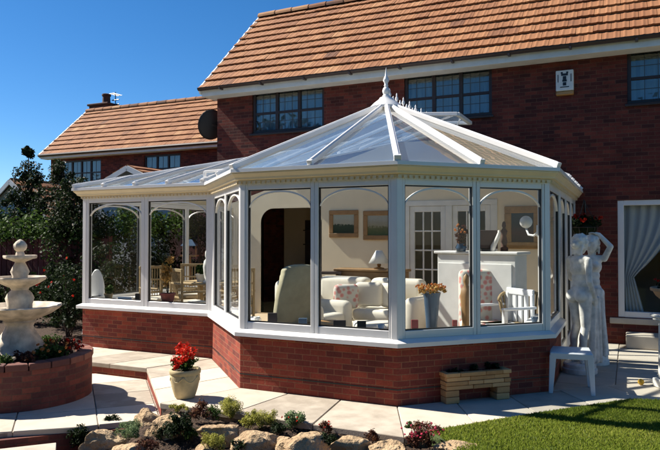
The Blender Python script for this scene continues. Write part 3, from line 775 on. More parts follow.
fb = MB(); fb.box(rx0+.03, rx1, Y2-.31, Y2-.285, ZE2, ZE2+.14); fb.box(rx0+.03, rx1, Y2-.285, Y2, ZE2+.004, ZE2+.02); fb.build('fascia_board', 'white_paint', h2)
gt = MB(); gt.tube([(rx0, ye2+.0, ZE2+.12), (rx1, ye2+.0, ZE2+.12)], .05, 8); gt.build('gutter', 'gutter', h2)
window_set(h2, *E1, Y2, 4, .5, (2, 1)); window_set(h2, *E2, Y2, 3, .5, (2, 1))
ch = on_y(104, 108, yr2+.5)
q = MB(); q.box(ch.x-.48, ch.x+.48, yr2+.2, yr2+.8, zr2-.5, zr2+.24); q.box(ch.x-.53, ch.x+.53, yr2+.14, yr2+.86, zr2+.24, zr2+.32); cho = q.build('chimney', 'chimney', h2, bevel=.02)
q = MB(); q.lathe((ch.x+.12, yr2+.5, zr2+.32), [(.17, 0), (.15, .1), (.14, .3), (.17, .32), (.17, .38), (.13, .4)], 16); q.build('chimney_pot', 'chimney', cho)
ac = on_y(115.5, 100, yr2+.5); ae = thing('television_aerial', (ac.x, yr2+.5, zr2), 'small dark television aerial on its mast above the lower roof', 'aerial')
q = MB(); q.tube([(ac.x, yr2+.5, zr2-.45), (ac.x, yr2+.5, zr2+.75)], .018, 6); q.build('mast', 'black', ae)
q = MB(); q.tube([(ac.x-.02, yr2+.3, zr2+.66), (ac.x+.02, yr2+.72, zr2+.66)], .012, 6)
for k in range(8): t = k/7; q.tube([(ac.x-.14, yr2+.3+.42*t+.02, zr2+.66), (ac.x+.14, yr2+.3+.42*t-.02, zr2+.66)], .008, 5)
for dz in (.28, .45): q.tube([(ac.x-.17, yr2+.5, zr2+dz), (ac.x+.17, yr2+.5, zr2+dz)], .02, 6)
q.build('antenna', 'black', ae)
# ------------------------------------------------------------------ conservatory
cons = thing('conservatory', (BC.x, BC.y, 0), 'white framed glass conservatory with brick dwarf walls and pitched glass roof', 'conservatory')
ZS, ZF, ZG0, ZG1, ZT, ZEV, ZH = .575, .63, .705, 2.10, 2.165, 2.275, 3.34
outl = [LW, LL, NL, NA, AB, BR, RW]; outw = [LW, LL, NL, NA, AB, BR, RD]
m_ = MB(); sweep(m_, outw, [(0, -.4), (0, ZS), (-.14, ZS), (-.14, -.4)], True, .5, True); m_.build('dwarf_wall', 'brick', cons)
# damp course line
m_ = MB(); sweep(m_, outw, [(.004, .145), (.004, .157), (-.01, .157), (-.01, .145)]); m_.build('damp_course', 'black', cons)
m_ = MB(); sweep(m_, outw, [(.065, ZS-.018), (.065, ZS+.022), (.0, ZF), (-.10, ZF), (-.10, ZS+.002), (.03, ZS+.002), (.03, ZS-.018)]); m_.build('window_sill', 'upvc', cons, bevel=.006, seg=2)
m_ = MB(); sweep(m_, outw, [(-.085, ZF+.003), (-.085, ZF+.028), (-.30, ZF+.028), (-.30, ZF+.003)]); m_.build('inner_sill', 'white_paint', cons, bevel=.005)
# corner posts
def post(pc, prev, nxt, name='corner_post', a=.058, z0=ZF, z1=ZT):
    P = Vector(pc[:2]); A = (Vector(prev[:2])-P).normalized(); B = (Vector(nxt[:2])-P).normalized()
    pr, _, nx = P+A*a, P, P+B*a
    o = offset([tuple(pr), tuple(P), tuple(nx)], .006); i = offset([tuple(pr), tuple(P), tuple(nx)], -.085)
    q = MB(); q.prism([o[0], o[1], o[2], i[2], i[1], i[0]], z0, z1); return q.build(name, 'upvc', cons, bevel=.004)
for k in range(1, len(outl)-1): post(outl[k], outl[k-1], outl[k+1])
for pc, nx in ((LW, LL), (RW, BR)):
    P, Q = Vector(pc), Vector(nx); D = (Q-P).normalized(); N = Vector((D.y, -D.x)) if pc is LW else Vector((-D.y, D.x))
    q = MB(); q.prism([tuple(P+N*.006), tuple(P+N*-.085), tuple(P+N*-.085+D*.05), tuple(P+N*.006+D*.05)][::(1 if pc is LW else -1)], ZF if pc is LW else .1, ZT); q.build('wall_post', 'upvc', cons)
def facet(P, Q, cuts, z0=ZF, zg0=ZG0, ea=.058, eb=.058, st=.028, mull=.085, arch=True, mat='glass', open_=()):
    """one window run from P to Q (plan), cut into lights at the given fractions"""
    P, Q = Vector(P), Vector(Q); L = (Q-P).length; D = (Q-P)/L; N = Vector((D.y, -D.x))
    def pt(s, o, z): v = P+D*s+N*o; return (v.x, v.y, z)
    def blk(mb, s0, s1, o0, o1, za, zb): mb.hexa([pt(s0, o1, za), pt(s1, o1, za), pt(s1, o0, za), pt(s0, o0, za), pt(s0, o1, zb), pt(s1, o1, zb), pt(s1, o0, zb), pt(s0, o0, zb)])
    s0, s1 = ea, L-eb; e = [s0]+[L*c for c in cuts]+[s1]
    for k in range(len(e)-1):
        a = e[k]+(st if k == 0 else mull/2); b = e[k+1]-(st if k == len(e)-2 else mull/2)
        A0 = e[k]+(0 if k == 0 else .002); B0 = e[k+1]-(0 if k == len(e)-2 else .002)
        f = MB(); oi, oo = -.075, 0.0
        blk(f, A0, a, oi, oo, z0, ZT); blk(f, b, B0, oi, oo, z0, ZT); blk(f, a, b, oi, oo-.002, z0, zg0); blk(f, a, b, oi, oo-.002, ZG1, ZT)
        w_ = f.build('window', 'upvc', cons, bevel=.004)
        g = MB(); oo = -.03+random.uniform(-.001, .001)     # gaskets
        for q0, q1, za, zb in ((a, a+.012, zg0, ZG1), (b-.012, b, zg0, ZG1), (a, b, zg0, zg0+.012), (a, b, ZG1-.012, ZG1)): blk(g, q0, q1, -.045, -.018, za, zb)
        g.build('gasket', 'black', w_)
        p = MB(); t = [random.uniform(-.0012, .0012) for _ in range(4)]
        p.quad(pt(a, oo+t[0], zg0), pt(b, oo+t[1], zg0), pt(b, oo+t[0]+t[2], ZG1), pt(a, oo+t[2]+t[1], ZG1)); p.build('pane', mat, w_)
        if arch:
            h = MB(); n = 20; rise = .205; c = (a+b)/2; hw_ = (b-a)/2-.004; prev = None
            for i in range(n+1):
                t_ = math.pi*i/n; cs_, sn = math.cos(t_), math.sin(t_)
                row = [pt(c-hw_*cs_, o, ZG1-.014-rise+rise*sn-dz*(.35+.65*sn)) for o in (-.018, -.052) for dz in (0, .018)]
                if prev:
                    h.quad(prev[1], row[1], row[0], prev[0]); h.quad(prev[0], row[0], row[2], prev[2]); h.quad(prev[2], row[2], row[3], prev[3]); h.quad(prev[3], row[3], row[1], prev[1])
                prev = row
            h.build('arch_bar', 'upvc', w_)
facet(LW, LL, (1/3, 2/3), ea=.05)
facet(LL, NL, (.5,), mull=.12, st=.045)
facet(NL, NA, (.5,)); facet(NA, AB, (.5,)); facet(AB, BR, (.5,))
facet(BR, RD, (), eb=.03, st=.05)
facet(RD, RW, (.36, .70), z0=.10, zg0=.26, ea=.03, eb=.05, st=.05, mull=.12)
# eaves beam, dentil course, cornice and roof edge
m_ = MB(); sweep(m_, outl, [(.01, ZT-.012), (.01, ZT+.03), (-.08, ZT+.03), (-.08, ZT-.012+.014), (-.004, ZT+.002)]); m_.build('eaves_beam', 'upvc', cons)
m_ = MB(); sweep(m_, outl, [(.022, ZT+.003), (.022, ZT+.028), (.062, ZT+.042), (.068, ZT+.062), (.10, ZEV-.012), (.10, ZEV), (-.06, ZEV), (-.06, ZT+.031), (.0, ZT+.031)])
m_.build('cornice', 'bounce_tint_trim', cons, bevel=.003)
for i in range(len(outl)-1):      # one toothed strip per side
    A_, B_ = [Vector(offset(outl, .012)[k]) for k in (i, i+1)]; D = (B_-A_).normalized(); N = Vector((D.y, -D.x)); L = (B_-A_).length; n = int(L/.058)
    m_ = MB(); zb, zt_ = ZT-.002, ZT+.030; prev = None
    for k in range(n):
        for s0, s1, zlo in ((k, k+.56, zb), (k+.56, k+1, zt_-.008)):
            pts = []
            for s_, z in ((s0, zlo), (s1, zlo), (s1, zt_), (s0, zt_)):
                p = A_+D*(L*s_/n); pts.append((p, z))
            m_.hexa([(*(p+N*.0), z) for p, z in ((pts[0][0], zlo), (pts[1][0], zlo))]+[(*(p+N*.026), zlo) for p in (pts[1][0], pts[0][0])]+[(*pts[0][0], zt_), (*pts[1][0], zt_), (*(pts[1][0]+N*.026), zt_), (*(pts[0][0]+N*.026), zt_)])
    o = m_.build('dentil_moulding', 'bounce_tint_trim', cons)
    bm = __import__('bmesh').new(); bm.from_mesh(o.data); __import__('bmesh').ops.remove_doubles(bm, verts=bm.verts, dist=.0006); __import__('bmesh').ops.recalc_face_normals(bm, faces=bm.faces); bm.to_mesh(o.data); bm.free()
m_ = MB(); sweep(m_, outl, [(.105, ZEV+.002), (.118, ZEV+.004), (.118, ZEV+.040), (.03, ZEV+.052), (.03, ZEV+.002)]); m_.build('roof_edge_trim', 'upvc', cons, bevel=.003)
# roof planes
EO = offset(outl, .10); ZR = ZEV+.05
LWe, LLe, NLe, NAe, ABe, BRe, RWe = [Vector((p[0], p[1], ZR)) for p in EO]
HUB = Vector((BC.x, BC.y, ZH)); RE = Vector((BC.x, YH, ZH)); sL = (ZH-ZR)/(YH-LLe.y); HL = Vector((LLe.x+(ZH-ZR)/sL, YH, ZH))
mN, mA, mB_ = (NLe+NAe)/2, (NAe+ABe)/2, (ABe+BRe)/2
def rpane(pts, mat='roof_glass'):
    q = MB(); q.poly([p+Vector((0, 0, -.012)) for p in pts]); q.build('roof_pane', mat, cons)
for a, b in ((NLe, mN), (mN, NAe), (NAe, mA), (mA, ABe), (ABe, mB_), (mB_, BRe)): rpane([a, b, HUB])
# right slope panes and bars
def rafter(a, b, w_=.046, h_=.045, name='glazing_bar', lift=.012):
    q = MB(); up = Vector((0, 0, lift)); q.bar(a+up, b+up, w_, h_); q.bar(a+up*3.6, b+up*3.6, w_*.45, .018)
    D = (b-a).normalized(); q.bar(a+up-D*.012, a+up+D*.03, w_*1.15, h_*1.25)
    return q.build(name, 'upvc', cons, bevel=.006, seg=2)
nR = 5; Rb = []
for k in range(nR+1):
    y = BC.y+(YH-.03-BC.y)*k/nR; Rb.append((Vector((BRe.x, y, ZR)), Vector((BC.x, y, ZH))))
rpane([BRe, Rb[0][0], HUB])
for (a, b), (c, d) in zip(Rb, Rb[1:]): rpane([a, c, d, b])
for a, b in Rb[1:]: rafter(a, b)
# left slope of the bay meets the side wing in a valley
VE = RE
nV = 5
vp = [NLe.lerp(VE, k/nV) for k in range(nV+1)]; rp = [HUB.lerp(RE, k/nV) for k in range(nV+1)]
for k in range(nV):
    rpane([vp[k], rp[k], rp[k+1], vp[k+1]] if k < nV-1 else [vp[k], rp[k], RE])
for k in range(1, nV): rafter(vp[k], rp[k])
rafter(NLe, VE, .09, .03, 'valley_bar', .0)
# side wing: front slope and hipped end
xs = [LLe.x+.575*k for k in range(0, 12)]
def topof(x):
    if x <= HL.x: return Vector((x, LLe.y+(x-LLe.x), ZR+sL*(x-LLe.x)))
    return Vector((x, YH-.02, ZH-.005))
def botof(x):
    if x <= NLe.x: return Vector((x, LLe.y, ZR))
    t = (x-NLe.x)/(VE.x-NLe.x); return NLe.lerp(VE, t)
xs = sorted([x for x in xs if x < VE.x-.1]+[HL.x, NLe.x]); xs.append(VE.x-.02)
for a, b in zip(xs, xs[1:]):
    if b-a > .02: rpane([botof(a), botof(b), topof(b), topof(a)] if a > LLe.x+.01 else [LLe, botof(b), topof(b)])
for x in xs[1:-1]:
    if abs(x-HL.x) > .02 and abs(x-NLe.x) > .02: rafter(botof(x), topof(x))
rafter(LLe, HL, .075, .05, 'hip_bar')
ys = [LLe.y+(YH-.02-LLe.y)*k/6 for k in range(7)]
for a, b in zip(ys, ys[1:]):
    pa, pb = Vector((LLe.x, a, ZR)), Vector((LLe.x, b, ZR)); ta, tb_ = Vector((LLe.x+(a-LLe.y), a, ZR+sL*(a-LLe.y))), Vector((LLe.x+(b-LLe.y), b, ZR+sL*(b-LLe.y)))
    rpane([pb, pa, ta, tb_] if a > LLe.y+.01 else [pb, pa, tb_])
    if b < YH-.1: rafter(pb, tb_)
q = MB(); q.bar(HL+Vector((0, -.03, .02)), RE+Vector((0, -.03, .02)), .10, .07); q.build('wall_flashing', 'upvc', cons)
for a in (NLe, mN, NAe, mA, ABe, mB_, BRe): rafter(a, HUB, *((.05, .05) if a in (mN, mA, mB_) else (.06, .055)), 'hip_bar' if a not in (mN, mA, mB_) else 'glazing_bar')
q = MB(); q.bar(HUB+Vector((0, -.05, .015)), RE+Vector((0, 0, .015)), .15, .06); q.bar(HUB+Vector((0, -.05, .055)), RE+Vector((0, 0, .055)), .07, .03); q.build('ridge', 'upvc', cons, bevel=.008)
q = MB(); q.lathe((HUB.x, HUB.y, HUB.z), [(.21, -.075), (.215, -.04), (.16, .015), (.10, .06), (.085, .085), (.0, .09)], 20); q.build('hub_cap', 'upvc', cons, smooth=True, angle=35)
q = MB(); q.lathe((HUB.x, HUB.y, HUB.z+.06), [(.055, 0), (.05, .05), (.035, .07), (.045, .09), (.05, .12), (.04, .15), (.022, .17), (.03, .185), (.022, .20), (.026, .225), (.042, .25), (.034, .28), (.018, .31), (.010, .36), (.004, .41), (0, .43)], 16)
q.build('finial', 'upvc', cons, smooth=True, angle=50)
n = 18
for k in range(n):
    y = HUB.y+.14+(RE.y-HUB.y-.25)*k/(n-1); tall = k % 2 == 0; h_ = .17 if tall else .10
    q = MB(); z0 = HUB.z+.066
    prof = [(.012, 0), (.010, h_*.3), (.03 if tall else .024, h_*.5), (.022, h_*.65), (.01, h_*.75), (.016, h_*.83), (.003, h_)]
    q.lathe((HUB.x, y, z0), [(r_*.8, z) for r_, z in prof], 8); q.build('cresting_spike', 'upvc', cons, smooth=True)
# opened roof vent beside the ridge
q = MB(); v0, v1 = Vector((BC.x+.05, 9.05, ZH+.06)), Vector((BC.x+.05, 9.85, ZH+.06)); D = Vector((.62, 0, -.045))
for a, b in ((v0, v1), (v0+D, v1+D), (v0, v0+D), (v1, v1+D)): q.bar(a, b, .06, .05)
vt = q.build('roof_vent', 'upvc', cons, bevel=.004); q = MB(); q.poly([v0, v1, v1+D, v0+D]); q.build('pane', 'roof_glass', vt)
q = MB(); q.bar((v0+v1)/2+D*.9, (v0+v1)/2+D*.9+Vector((-.1, 0, -.22)), .02, .02); q.build('stay', 'upvc', vt)
# small white opener on the edge of the side wing roof
q = MB(); e0 = NLe+Vector((-.10, .12, .03)); q.bar(e0, e0+Vector((0, .0, .12)), .035, .03, up=(0, 1, 0)); q.bar(e0+Vector((0, 0, .115)), e0+Vector((.33, -.02, .125)), .035, .03); q.bar(e0, e0+Vector((.36, -.03, .015)), .04, .03); q.build('vent_bracket', 'upvc', cons, bevel=.004)
# woven blinds under the right-hand slopes: narrow slats
def blind(p00, p01, p10, p11, n, name='roof_blind'):
    q = MB(); dn = Vector((0, 0, -.07))
    for k in range(n):
        t0, t1 = k/n, (k+.82)/n
        a, b, c, d = p00.lerp(p01, t0)+dn, p10.lerp(p11, t0)+dn, p10.lerp(p11, t1)+dn, p00.lerp(p01, t1)+dn
        q.quad(a, b, c, d, random.random()); q.quad(a+Vector((0, 0, -.008)), d+Vector((0, 0, -.008)), c+Vector((0, 0, -.008)), b+Vector((0, 0, -.008)), random.random())
    return q.build(name, 'blind', cons)
for (a, b), (c, d) in zip(Rb, Rb[1:]): blind(a+Vector((-.12, .04, .05)), b+Vector((.06, .04, 0)), c+Vector((-.12, -.04, .05)), d+Vector((.06, -.04, 0)), 60)
i_ = Vector((-.08, .04, .03)); blind(mB_.lerp(HUB, .06)+i_*.5, HUB.lerp(mB_, .06), BRe.lerp(HUB, .06)+i_, HUB.lerp(BRe, .06), 64)
blind(BRe.lerp(HUB, .06)+Vector((0, .06, 0)), HUB.lerp(BRe, .08)+Vector((0, .02, 0)), Rb[0][0]+Vector((-.1, -.04, .04)), Rb[0][1]+Vector((.06, -.02, -.02)), 50)
# floor inside
fpoly = offset(outl, -.14)
q = MB(); q.prism([(p[0], p[1]) for p in fpoly], .0, .14); q.build('floor', 'floor_tile', cons)
q = MB(); sweep(q, outw, [(-.143, .13), (-.143, ZS), (-.155, ZS), (-.155, .13)]); q.build('inner_wall', 'cream_wall', cons)
# ------------------------------------------------------------------ fountain in its round brick bed
FC = Vector((-6.07, 4.96, LZ))
pt_ = thing('brick_planter', FC, 'round raised brick planter with the fountain standing in it', 'planter')
q = MB(); q.lathe(FC, [(.75, -.02), (.75, .40), (.64, .40), (.64, .1)], 64, uvr=.75); q.build('wall', 'planter_brick', pt_, smooth=True, angle=30)
q = MB(); n = 22
for k in range(n):   # coping of bricks on edge
    a0, a1 = 2*math.pi*k/n+.008, 2*math.pi*(k+1)/n-.008; v = []
    for z in (.402, .47):
        for r_, a in ((.60, a0), (.765, a0), (.765, a1), (.60, a1)): v.append((FC.x+r_*math.cos(a), FC.y+r_*math.sin(a), FC.z+z))
    q.hexa(v, random.random())
M['coping'] = toned('coping_brick', [(0, (.10, .045, .04)), (.6, (.19, .075, .055)), (1, (.26, .12, .08))], .9, .5, 18, .5, 60)
q.build('coping', 'coping', pt_, bevel=.006)
q = MB()
for k in range(26):
    for r0, r1 in ((0, .2), (.2, .42), (.42, .645)):
        a0, a1 = 2*math.pi*k/26, 2*math.pi*(k+1)/26
        h = lambda r_, a: (FC.x+r_*math.cos(a), FC.y+r_*math.sin(a), FC.z+.42+.02*noise.noise(Vector((r_*9*math.cos(a), r_*9*math.sin(a), 0))))
        q.quad(h(r0, a0), h(r1, a0), h(r1, a1), h(r0, a1), random.random())
q.build('soil', 'soil', pt_)
Z0 = FC.z+.42
fo = thing('tiered_fountain', (FC.x, FC.y, Z0), 'weathered cream stone fountain with three scalloped basins in the round brick bed', 'fountain')
def zz(z): return z-Z0
P_ = (FC.x, FC.y, Z0)
q = MB(); q.lathe(P_, [(.27, -.03), (.27, .04), (.25, .06), (.235, .10), (.245, .14), (.20, .22), (.155, .29), (.135, .34), (.15, .375), (.17, .39), (.15, .42), (.0, .42)], 32, 8, .035, range(3, 9)); q.build('pedestal', 'fountain_stone', fo, smooth=True, angle=50)
def bowl(z, r, dep, th=.028, lobes=12, amp=.035):
    q = MB(); pr = [(.12*r/.46+.02, z-dep), (r*.45, z-dep*.92), (r*.78, z-dep*.55), (r*.97, z-.035), (r*1.02, z-.012), (r*1.0, z), (r*.95, z-.006), (r*.88, z-.04), (r*.6, z-dep*.5), (0, z-dep*.6)]
    q.lathe((FC.x, FC.y, 0), pr, 72, lobes, amp, range(1, 8)); return q.build('basin', 'fountain_stone', fo, smooth=True, angle=60)
bowl(.855, .42, .165); bowl(1.165, .262, .12, lobes=10); bowl(1.40, .165, .07, lobes=8)
M['water'] = plain('basin_water', (.05, .06, .05), .05, 0, .1)
for z, r in ((.80, .30), (1.12, .19)):
    q = MB(); q.lathe((FC.x, FC.y, 0), [(r, z), (0, z+.001)], 32); q.build('water', 'water', fo)
q = MB(); q.lathe((FC.x, FC.y, 0), [(.12, .74), (.13, .78), (.125, .86), (.145, .93), (.12, .985), (.085, 1.02), (.10, 1.05), (.08, 1.07), (0, 1.07)], 28, 8, .03, range(2, 6)); q.build('lower_stem', 'fountain_stone', fo, smooth=True, angle=50)
q = MB(); q.lathe((FC.x, FC.y, 0), [(.075, 1.08), (.085, 1.12), (.075, 1.17), (.095, 1.22), (.07, 1.28), (.05, 1.32), (.065, 1.345), (0, 1.345)], 24, 8, .03, range(2, 6)); q.build('upper_stem', 'fountain_stone', fo, smooth=True, angle=50)
q = MB(); q.lathe((FC.x, FC.y, 0), [(.05, 1.33), (.045, 1.42), (.035, 1.44), (.055, 1.46), (.066, 1.49), (.062, 1.52), (.04, 1.55), (.012, 1.572), (0, 1.575)], 24, 9, .08, range(3, 7)); q.build('finial', 'fountain_stone', fo, smooth=True, angle=60)

# ------------------------------------------------------------------ plants
def flower_head(t, p, fs, fm, n=18, name='flower'):
    vs_, ts = [], []
    for m_ in range(n):
        e = Vector(rng.normal(size=3)).normalized(); o = p+e*fs*.55*random.random()**.5; nn = (e+Vector(rng.normal(size=3))*.4).normalized()
        a = nn.orthogonal().normalized(); bb = nn.cross(a); s = fs*random.uniform(.3, .5)
        vs_ += [o-a*s, o+bb*s*.7+nn*s*.2, o+a*s, o-bb*s*.7+nn*s*.2]; ts.append(random.random())
    return np_mesh(name, np.array([tuple(x) for x in vs_]), 4, np.arange(len(vs_)), ts, fm, parent=t, origin=tuple(p))
def plant(name, base, label, cat, leafmat, c, r, n, size, spread=1, ncl=14, cr=None, stems=0, flowers=None, group=None, aspect=.55, up=.3, stem_h=None):
    """a plant: leaf mass, stems and flower heads as parts of one thing; c = crown centre, r = half sizes"""
    t = thing(name, base, label, cat, group); b = Vector(base)
    cr = cr or min(r)*.45
    cl = clumps(c, [max(.01, x-cr*.5) for x in r], ncl, cr)
    v, i, tn = leaf_cloud(cl, n, size, spread, aspect=aspect, up=up); np_mesh('foliage', v, 4, i, tn, leafmat, parent=t, origin=wloc(t))
    if stems:
        q = MB()
        for k in range(stems):
            e = Vector(random.choice(cl)[:3]); m_ = b.lerp(e, .5)+Vector((random.uniform(-1, 1), random.uniform(-1, 1), 0))*.06*r[2]; rr_ = max(.003, .018*r[2])
            q.tube([b+Vector((random.uniform(-1, 1)*r[0]*.08, random.uniform(-1, 1)*r[1]*.08, -.02)), m_, e], [rr_, rr_*.7, rr_*.35], 6)
        q.build('stem', 'bark', t)
    if flowers and flowers[1]:
        fm, nf, fs = flowers
        for k in range(nf):
            d = Vector(rng.normal(size=3)).normalized(); d.z = abs(d.z)*.8+.15
            d.y -= .35; d.normalize()
            p = Vector(c)+Vector((d.x*r[0], d.y*r[1], d.z*r[2]))*random.uniform(.8, 1.08)
            flower_head(t, p, fs, fm)
    return t
# bedding round the fountain
for k, (an, rr_, lm, fm, hh, lab) in enumerate([
    (-100, .50, 'leaf_dark', None, .07, 'low dark bedding plant at the front of the round brick planter'),
    (-65, .50, 'leaf_mid', 'petal_white', .09, 'bedding plant with pale flowers on the front right of the planter'),
    (-35, .50, 'leaf_bronze', None, .10, 'bronze leaved bedding plant at the right of the fountain pedestal'),
    (0, .48, 'leaf_mid', 'petal_orange', .15, 'taller green bedding plant with yellow flowers right of the fountain'),
    (-130, .47, 'leaf_dark', 'petal_white', .11, 'bedding plant with white flowers at the left of the planter'),
    (40, .46, 'leaf_bronze', 'petal_red', .14, 'red flowered bedding plant behind the right of the fountain'),
    (100, .46, 'leaf_mid', None, .14, 'green bedding plant tucked behind the fountain pedestal')]):
    x, y = FC.x+rr_*math.cos(R(an)), FC.y+rr_*math.sin(R(an))
    plant('bedding_plant', (x, y, Z0), lab, 'plant', lm, (x, y, Z0+hh*.5), (.24, .20, hh*.95), 1300, .034, ncl=20, flowers=(fm, 12, .028) if fm else None, group='bedding plants in the round planter')

# ------------------------------------------------------------------ flower pot with geranium
FP = Vector((-4.03, 5.22, .002))
po = thing('flower_pot', FP, 'buff stone pot with swag pattern standing alone on the paving', 'flower pot')
q = MB(); q.lathe(FP, [(.088, 0), (.10, .012), (.125, .09), (.142, .17), (.148, .215), (.146, .235), (.154, .245), (.156, .275), (.148, .286), (.132, .283), (.128, .24), (0, .235)], 40); q.build('body', 'terracotta', po, smooth=True, angle=40)
q = MB()
for k in range(6):
    a0 = 2*math.pi*k/6; pts = []
    for j in range(9): t = j/8; a = a0+2*math.pi/6*t; z = .225-.055*math.sin(math.pi*t); rr_ = .146-.008*math.sin(math.pi*t); pts.append((FP.x+rr_*math.cos(a), FP.y+rr_*math.sin(a), FP.z+z))
    q.tube(pts, .009, 6)
q.build('swag', 'terracotta', po, smooth=True)
q = MB(); q.lathe(FP, [(.13, .262), (0, .27)], 24); q.build('soil', 'soil', po)
plant('geranium', (FP.x, FP.y, .265), 'bright red geranium growing in the lone buff pot', 'plant', 'leaf_mid', (FP.x, FP.y, .36), (.13, .13, .10), 420, .042, ncl=14, stems=7, flowers=('petal_red', 0, .03))
ger = [o for o in bpy.data.objects if o.name.startswith('geranium')][-1]
for (dx, dy, dz, s) in ((-.05, -.03, .21, .05), (.03, -.05, .20, .055), (.075, .02, .19, .05), (-.085, .03, .17, .045), (-.01, .05, .225, .05), (.01, -.10, .12, .05), (-.07, -.08, .11, .045), (.06, -.08, .14, .045), (-.03, -.10, .06, .04), (.10, -.03, .16, .035), (-.055, .0, .25, .03)):
    c = Vector((FP.x+dx, FP.y+dy, .27+dz)); vs_, ts = [], []
    for m_ in range(46):
        e = Vector(rng.normal(size=3)).normalized(); o = c+e*s*random.uniform(.5, 1); nn = (e+Vector(rng.normal(size=3))*.4).normalized(); a = nn.orthogonal().normalized(); bb = nn.cross(a); k = .014*random.uniform(.7, 1.2)
        vs_ += [o-a*k, o+bb*k*.8, o+a*k, o-bb*k*.8]; ts.append(random.random())
    np_mesh('flower_head', np.array([tuple(x) for x in vs_]), 4, np.arange(len(vs_)), ts, 'petal_red', parent=ger, origin=tuple(c))

# ------------------------------------------------------------------ rockery
import bmesh
def rock(px, py, wpx, hpx, label, seed, zc=-.05, squash=1.0, rot=0, depth=.8):
    p = on_z(px, py+hpx*.30, zc); d = (p-EYE).dot(FW); wx = .93*wpx/FPX*d/2; hz = hpx/FPX*d*.50
    bm = bmesh.new(); bmesh.ops.create_icosphere(bm, subdivisions=4, radius=1)
    rs = random.Random(seed); cuts = []
    for k in range(13):
        n_ = Vector((rs.uniform(-1, 1), rs.uniform(-1, 1), rs.uniform(-.4, 1))).normalized(); cuts.append((n_, rs.uniform(.50, .88)))
    cuts.append((Vector((rs.uniform(-.2, .2), rs.uniform(-.25, .1), 1)).normalized(), .66))
    for v in bm.verts:
        co = v.co.copy()
        for n_, dd in cuts:
            e = co.dot(n_)-dd
            if e > 0: co -= n_*e*.93
        nz = noise.fractal(co*1.6+Vector((seed*3.1, 0, 0)), .7, 2.2, 6); co += co.normalized()*nz*.13
        v.co = Vector((co.x*wx*1.22, co.y*wx*depth*1.1, co.z*hz*1.35))
    me = bpy.data.meshes.new('boulder'); bm.to_mesh(me); bm.free()
    at = me.attributes.new('tone', 'FLOAT', 'FACE'); at.data.foreach_set('value', [rs.uniform(.45, .6)]*len(me.polygons))
    me.materials.append(M['rock']); me.polygons.foreach_set('use_smooth', [True]*len(me.polygons)); me.set_sharp_from_angle(angle=R(32))
    o = bpy.data.objects.new('boulder', me); COL.objects.link(o); o.location = (p.x, p.y, zc-.01); o.rotation_euler = (0, 0, YAW+rot)
    return tag(o, label, 'rock', 'sandstone boulders edging the rockery')
RK = [(101, 434, 42, 26, 'leftmost sandstone boulder of the rockery, beside the dark corner plant', -.12),
 (124, 447, 44, 18, 'sandstone boulder at the bottom edge, under the blue green thyme', -.13),
 (147, 411, 30, 20, 'small rounded boulder at the step corner nearest the flower pot', -.05),
 (170, 422, 46, 30, 'grey boulder half covered by a dark green trailing plant', -.06),
 (220, 428, 48, 24, 'flat pinkish boulder below the bronze and green plants', -.05),
 (256, 437, 46, 24, 'sandstone boulder just below the yellow green heather', -.06),
 (284, 441, 24, 20, 'narrow boulder wedged between two wider ones beside the variegated plant', -.07),
 (304, 438, 58, 26, 'widest pale boulder, right of the red tipped variegated plant', -.05),
 (349, 440, 54, 24, 'pale boulder with dark shaded underside in the middle of the row', -.05),
 (389, 442, 44, 22, 'smooth pale boulder immediately left of the red flowered plant', -.05),
 (466, 447, 58, 20, 'low flat boulder on the lawn edge, rightmost of the rockery', -.03),
 (205, 446, 30, 18, 'small dark boulder at the bottom edge behind the yellow cushion plant', -.12)]
for k, (x, y, w_, h_, lab, zc) in enumerate(RK): rock(x, y, w_, h_, lab, 11+k*7, zc, rot=R(random.uniform(-25, 25)), depth=random.uniform(.6, .85))
def rplant(px, py, wpx, hpx, label, lm, n=500, size=.022, fl=None, z=-.06, asp=.5, up=.3, name='rockery_plant', cat='plant'):
    p = on_z(px, py+hpx*.4, z); d = (p-EYE).dot(FW); w_ = wpx/FPX*d/2; h_ = hpx/FPX*d/2
    plant(name, (p.x, p.y, z), label, cat, lm, (p.x, p.y, z+h_*.95), (w_*1.12, w_*.95, h_*1.1), n*2, size, ncl=18, cr=min(w_, h_)*.5, stems=5, flowers=fl, aspect=asp, up=up, group='alpine plants in the rockery')
rplant(128, 431, 32, 17, 'low blue green thyme between two left boulders', 'leaf_blue', 1500, .014, asp=.4, z=-.08)
rplant(180, 426, 34, 22, 'dark green trailing plant spilling over the grey boulder', 'leaf_dark', 900, .022)
rplant(199, 411, 24, 16, 'bronze and green tufted plant above the flat pinkish boulder', 'leaf_bronze', 600, .02, z=-.03)
rplant(231, 409, 30, 20, 'upright yellow green dwarf conifer beside the paving', 'leaf_lime', 1500, .02, asp=.25, up=.8, z=-.03)
rplant(262, 418, 32, 18, 'yellow green heather right of the dwarf conifer', 'leaf_lime', 1500, .018, asp=.25, up=.8, z=-.04)
rplant(214, 442, 26, 18, 'yellow mossy cushion plant at the bottom edge', 'leaf_lime', 900, .013, z=-.10)
rplant(178, 408, 22, 8, 'flat yellow creeping plant on the paving edge behind the grey boulder', 'leaf_lime', 500, .014, z=-.03)
rplant(293, 421, 24, 16, 'variegated green plant with red tips between heather and pale boulder', 'leaf_blue', 600, .022, ('petal_red', 5, .012), z=-.04)
rplant(326, 428, 14, 12, 'small red flowered tuft between two pale boulders', 'leaf_bronze', 260, .018, ('petal_red', 6, .012), z=-.04)
rplant(421, 437, 38, 24, 'crimson flowered plant at the corner of the lawn', 'leaf_bronze', 1000, .02, ('petal_pink', 26, .014), z=-.03)
rplant(146, 445, 30, 14, 'dull pink heather at the bottom edge of the rockery', 'leaf_bronze', 700, .014, z=-.13)
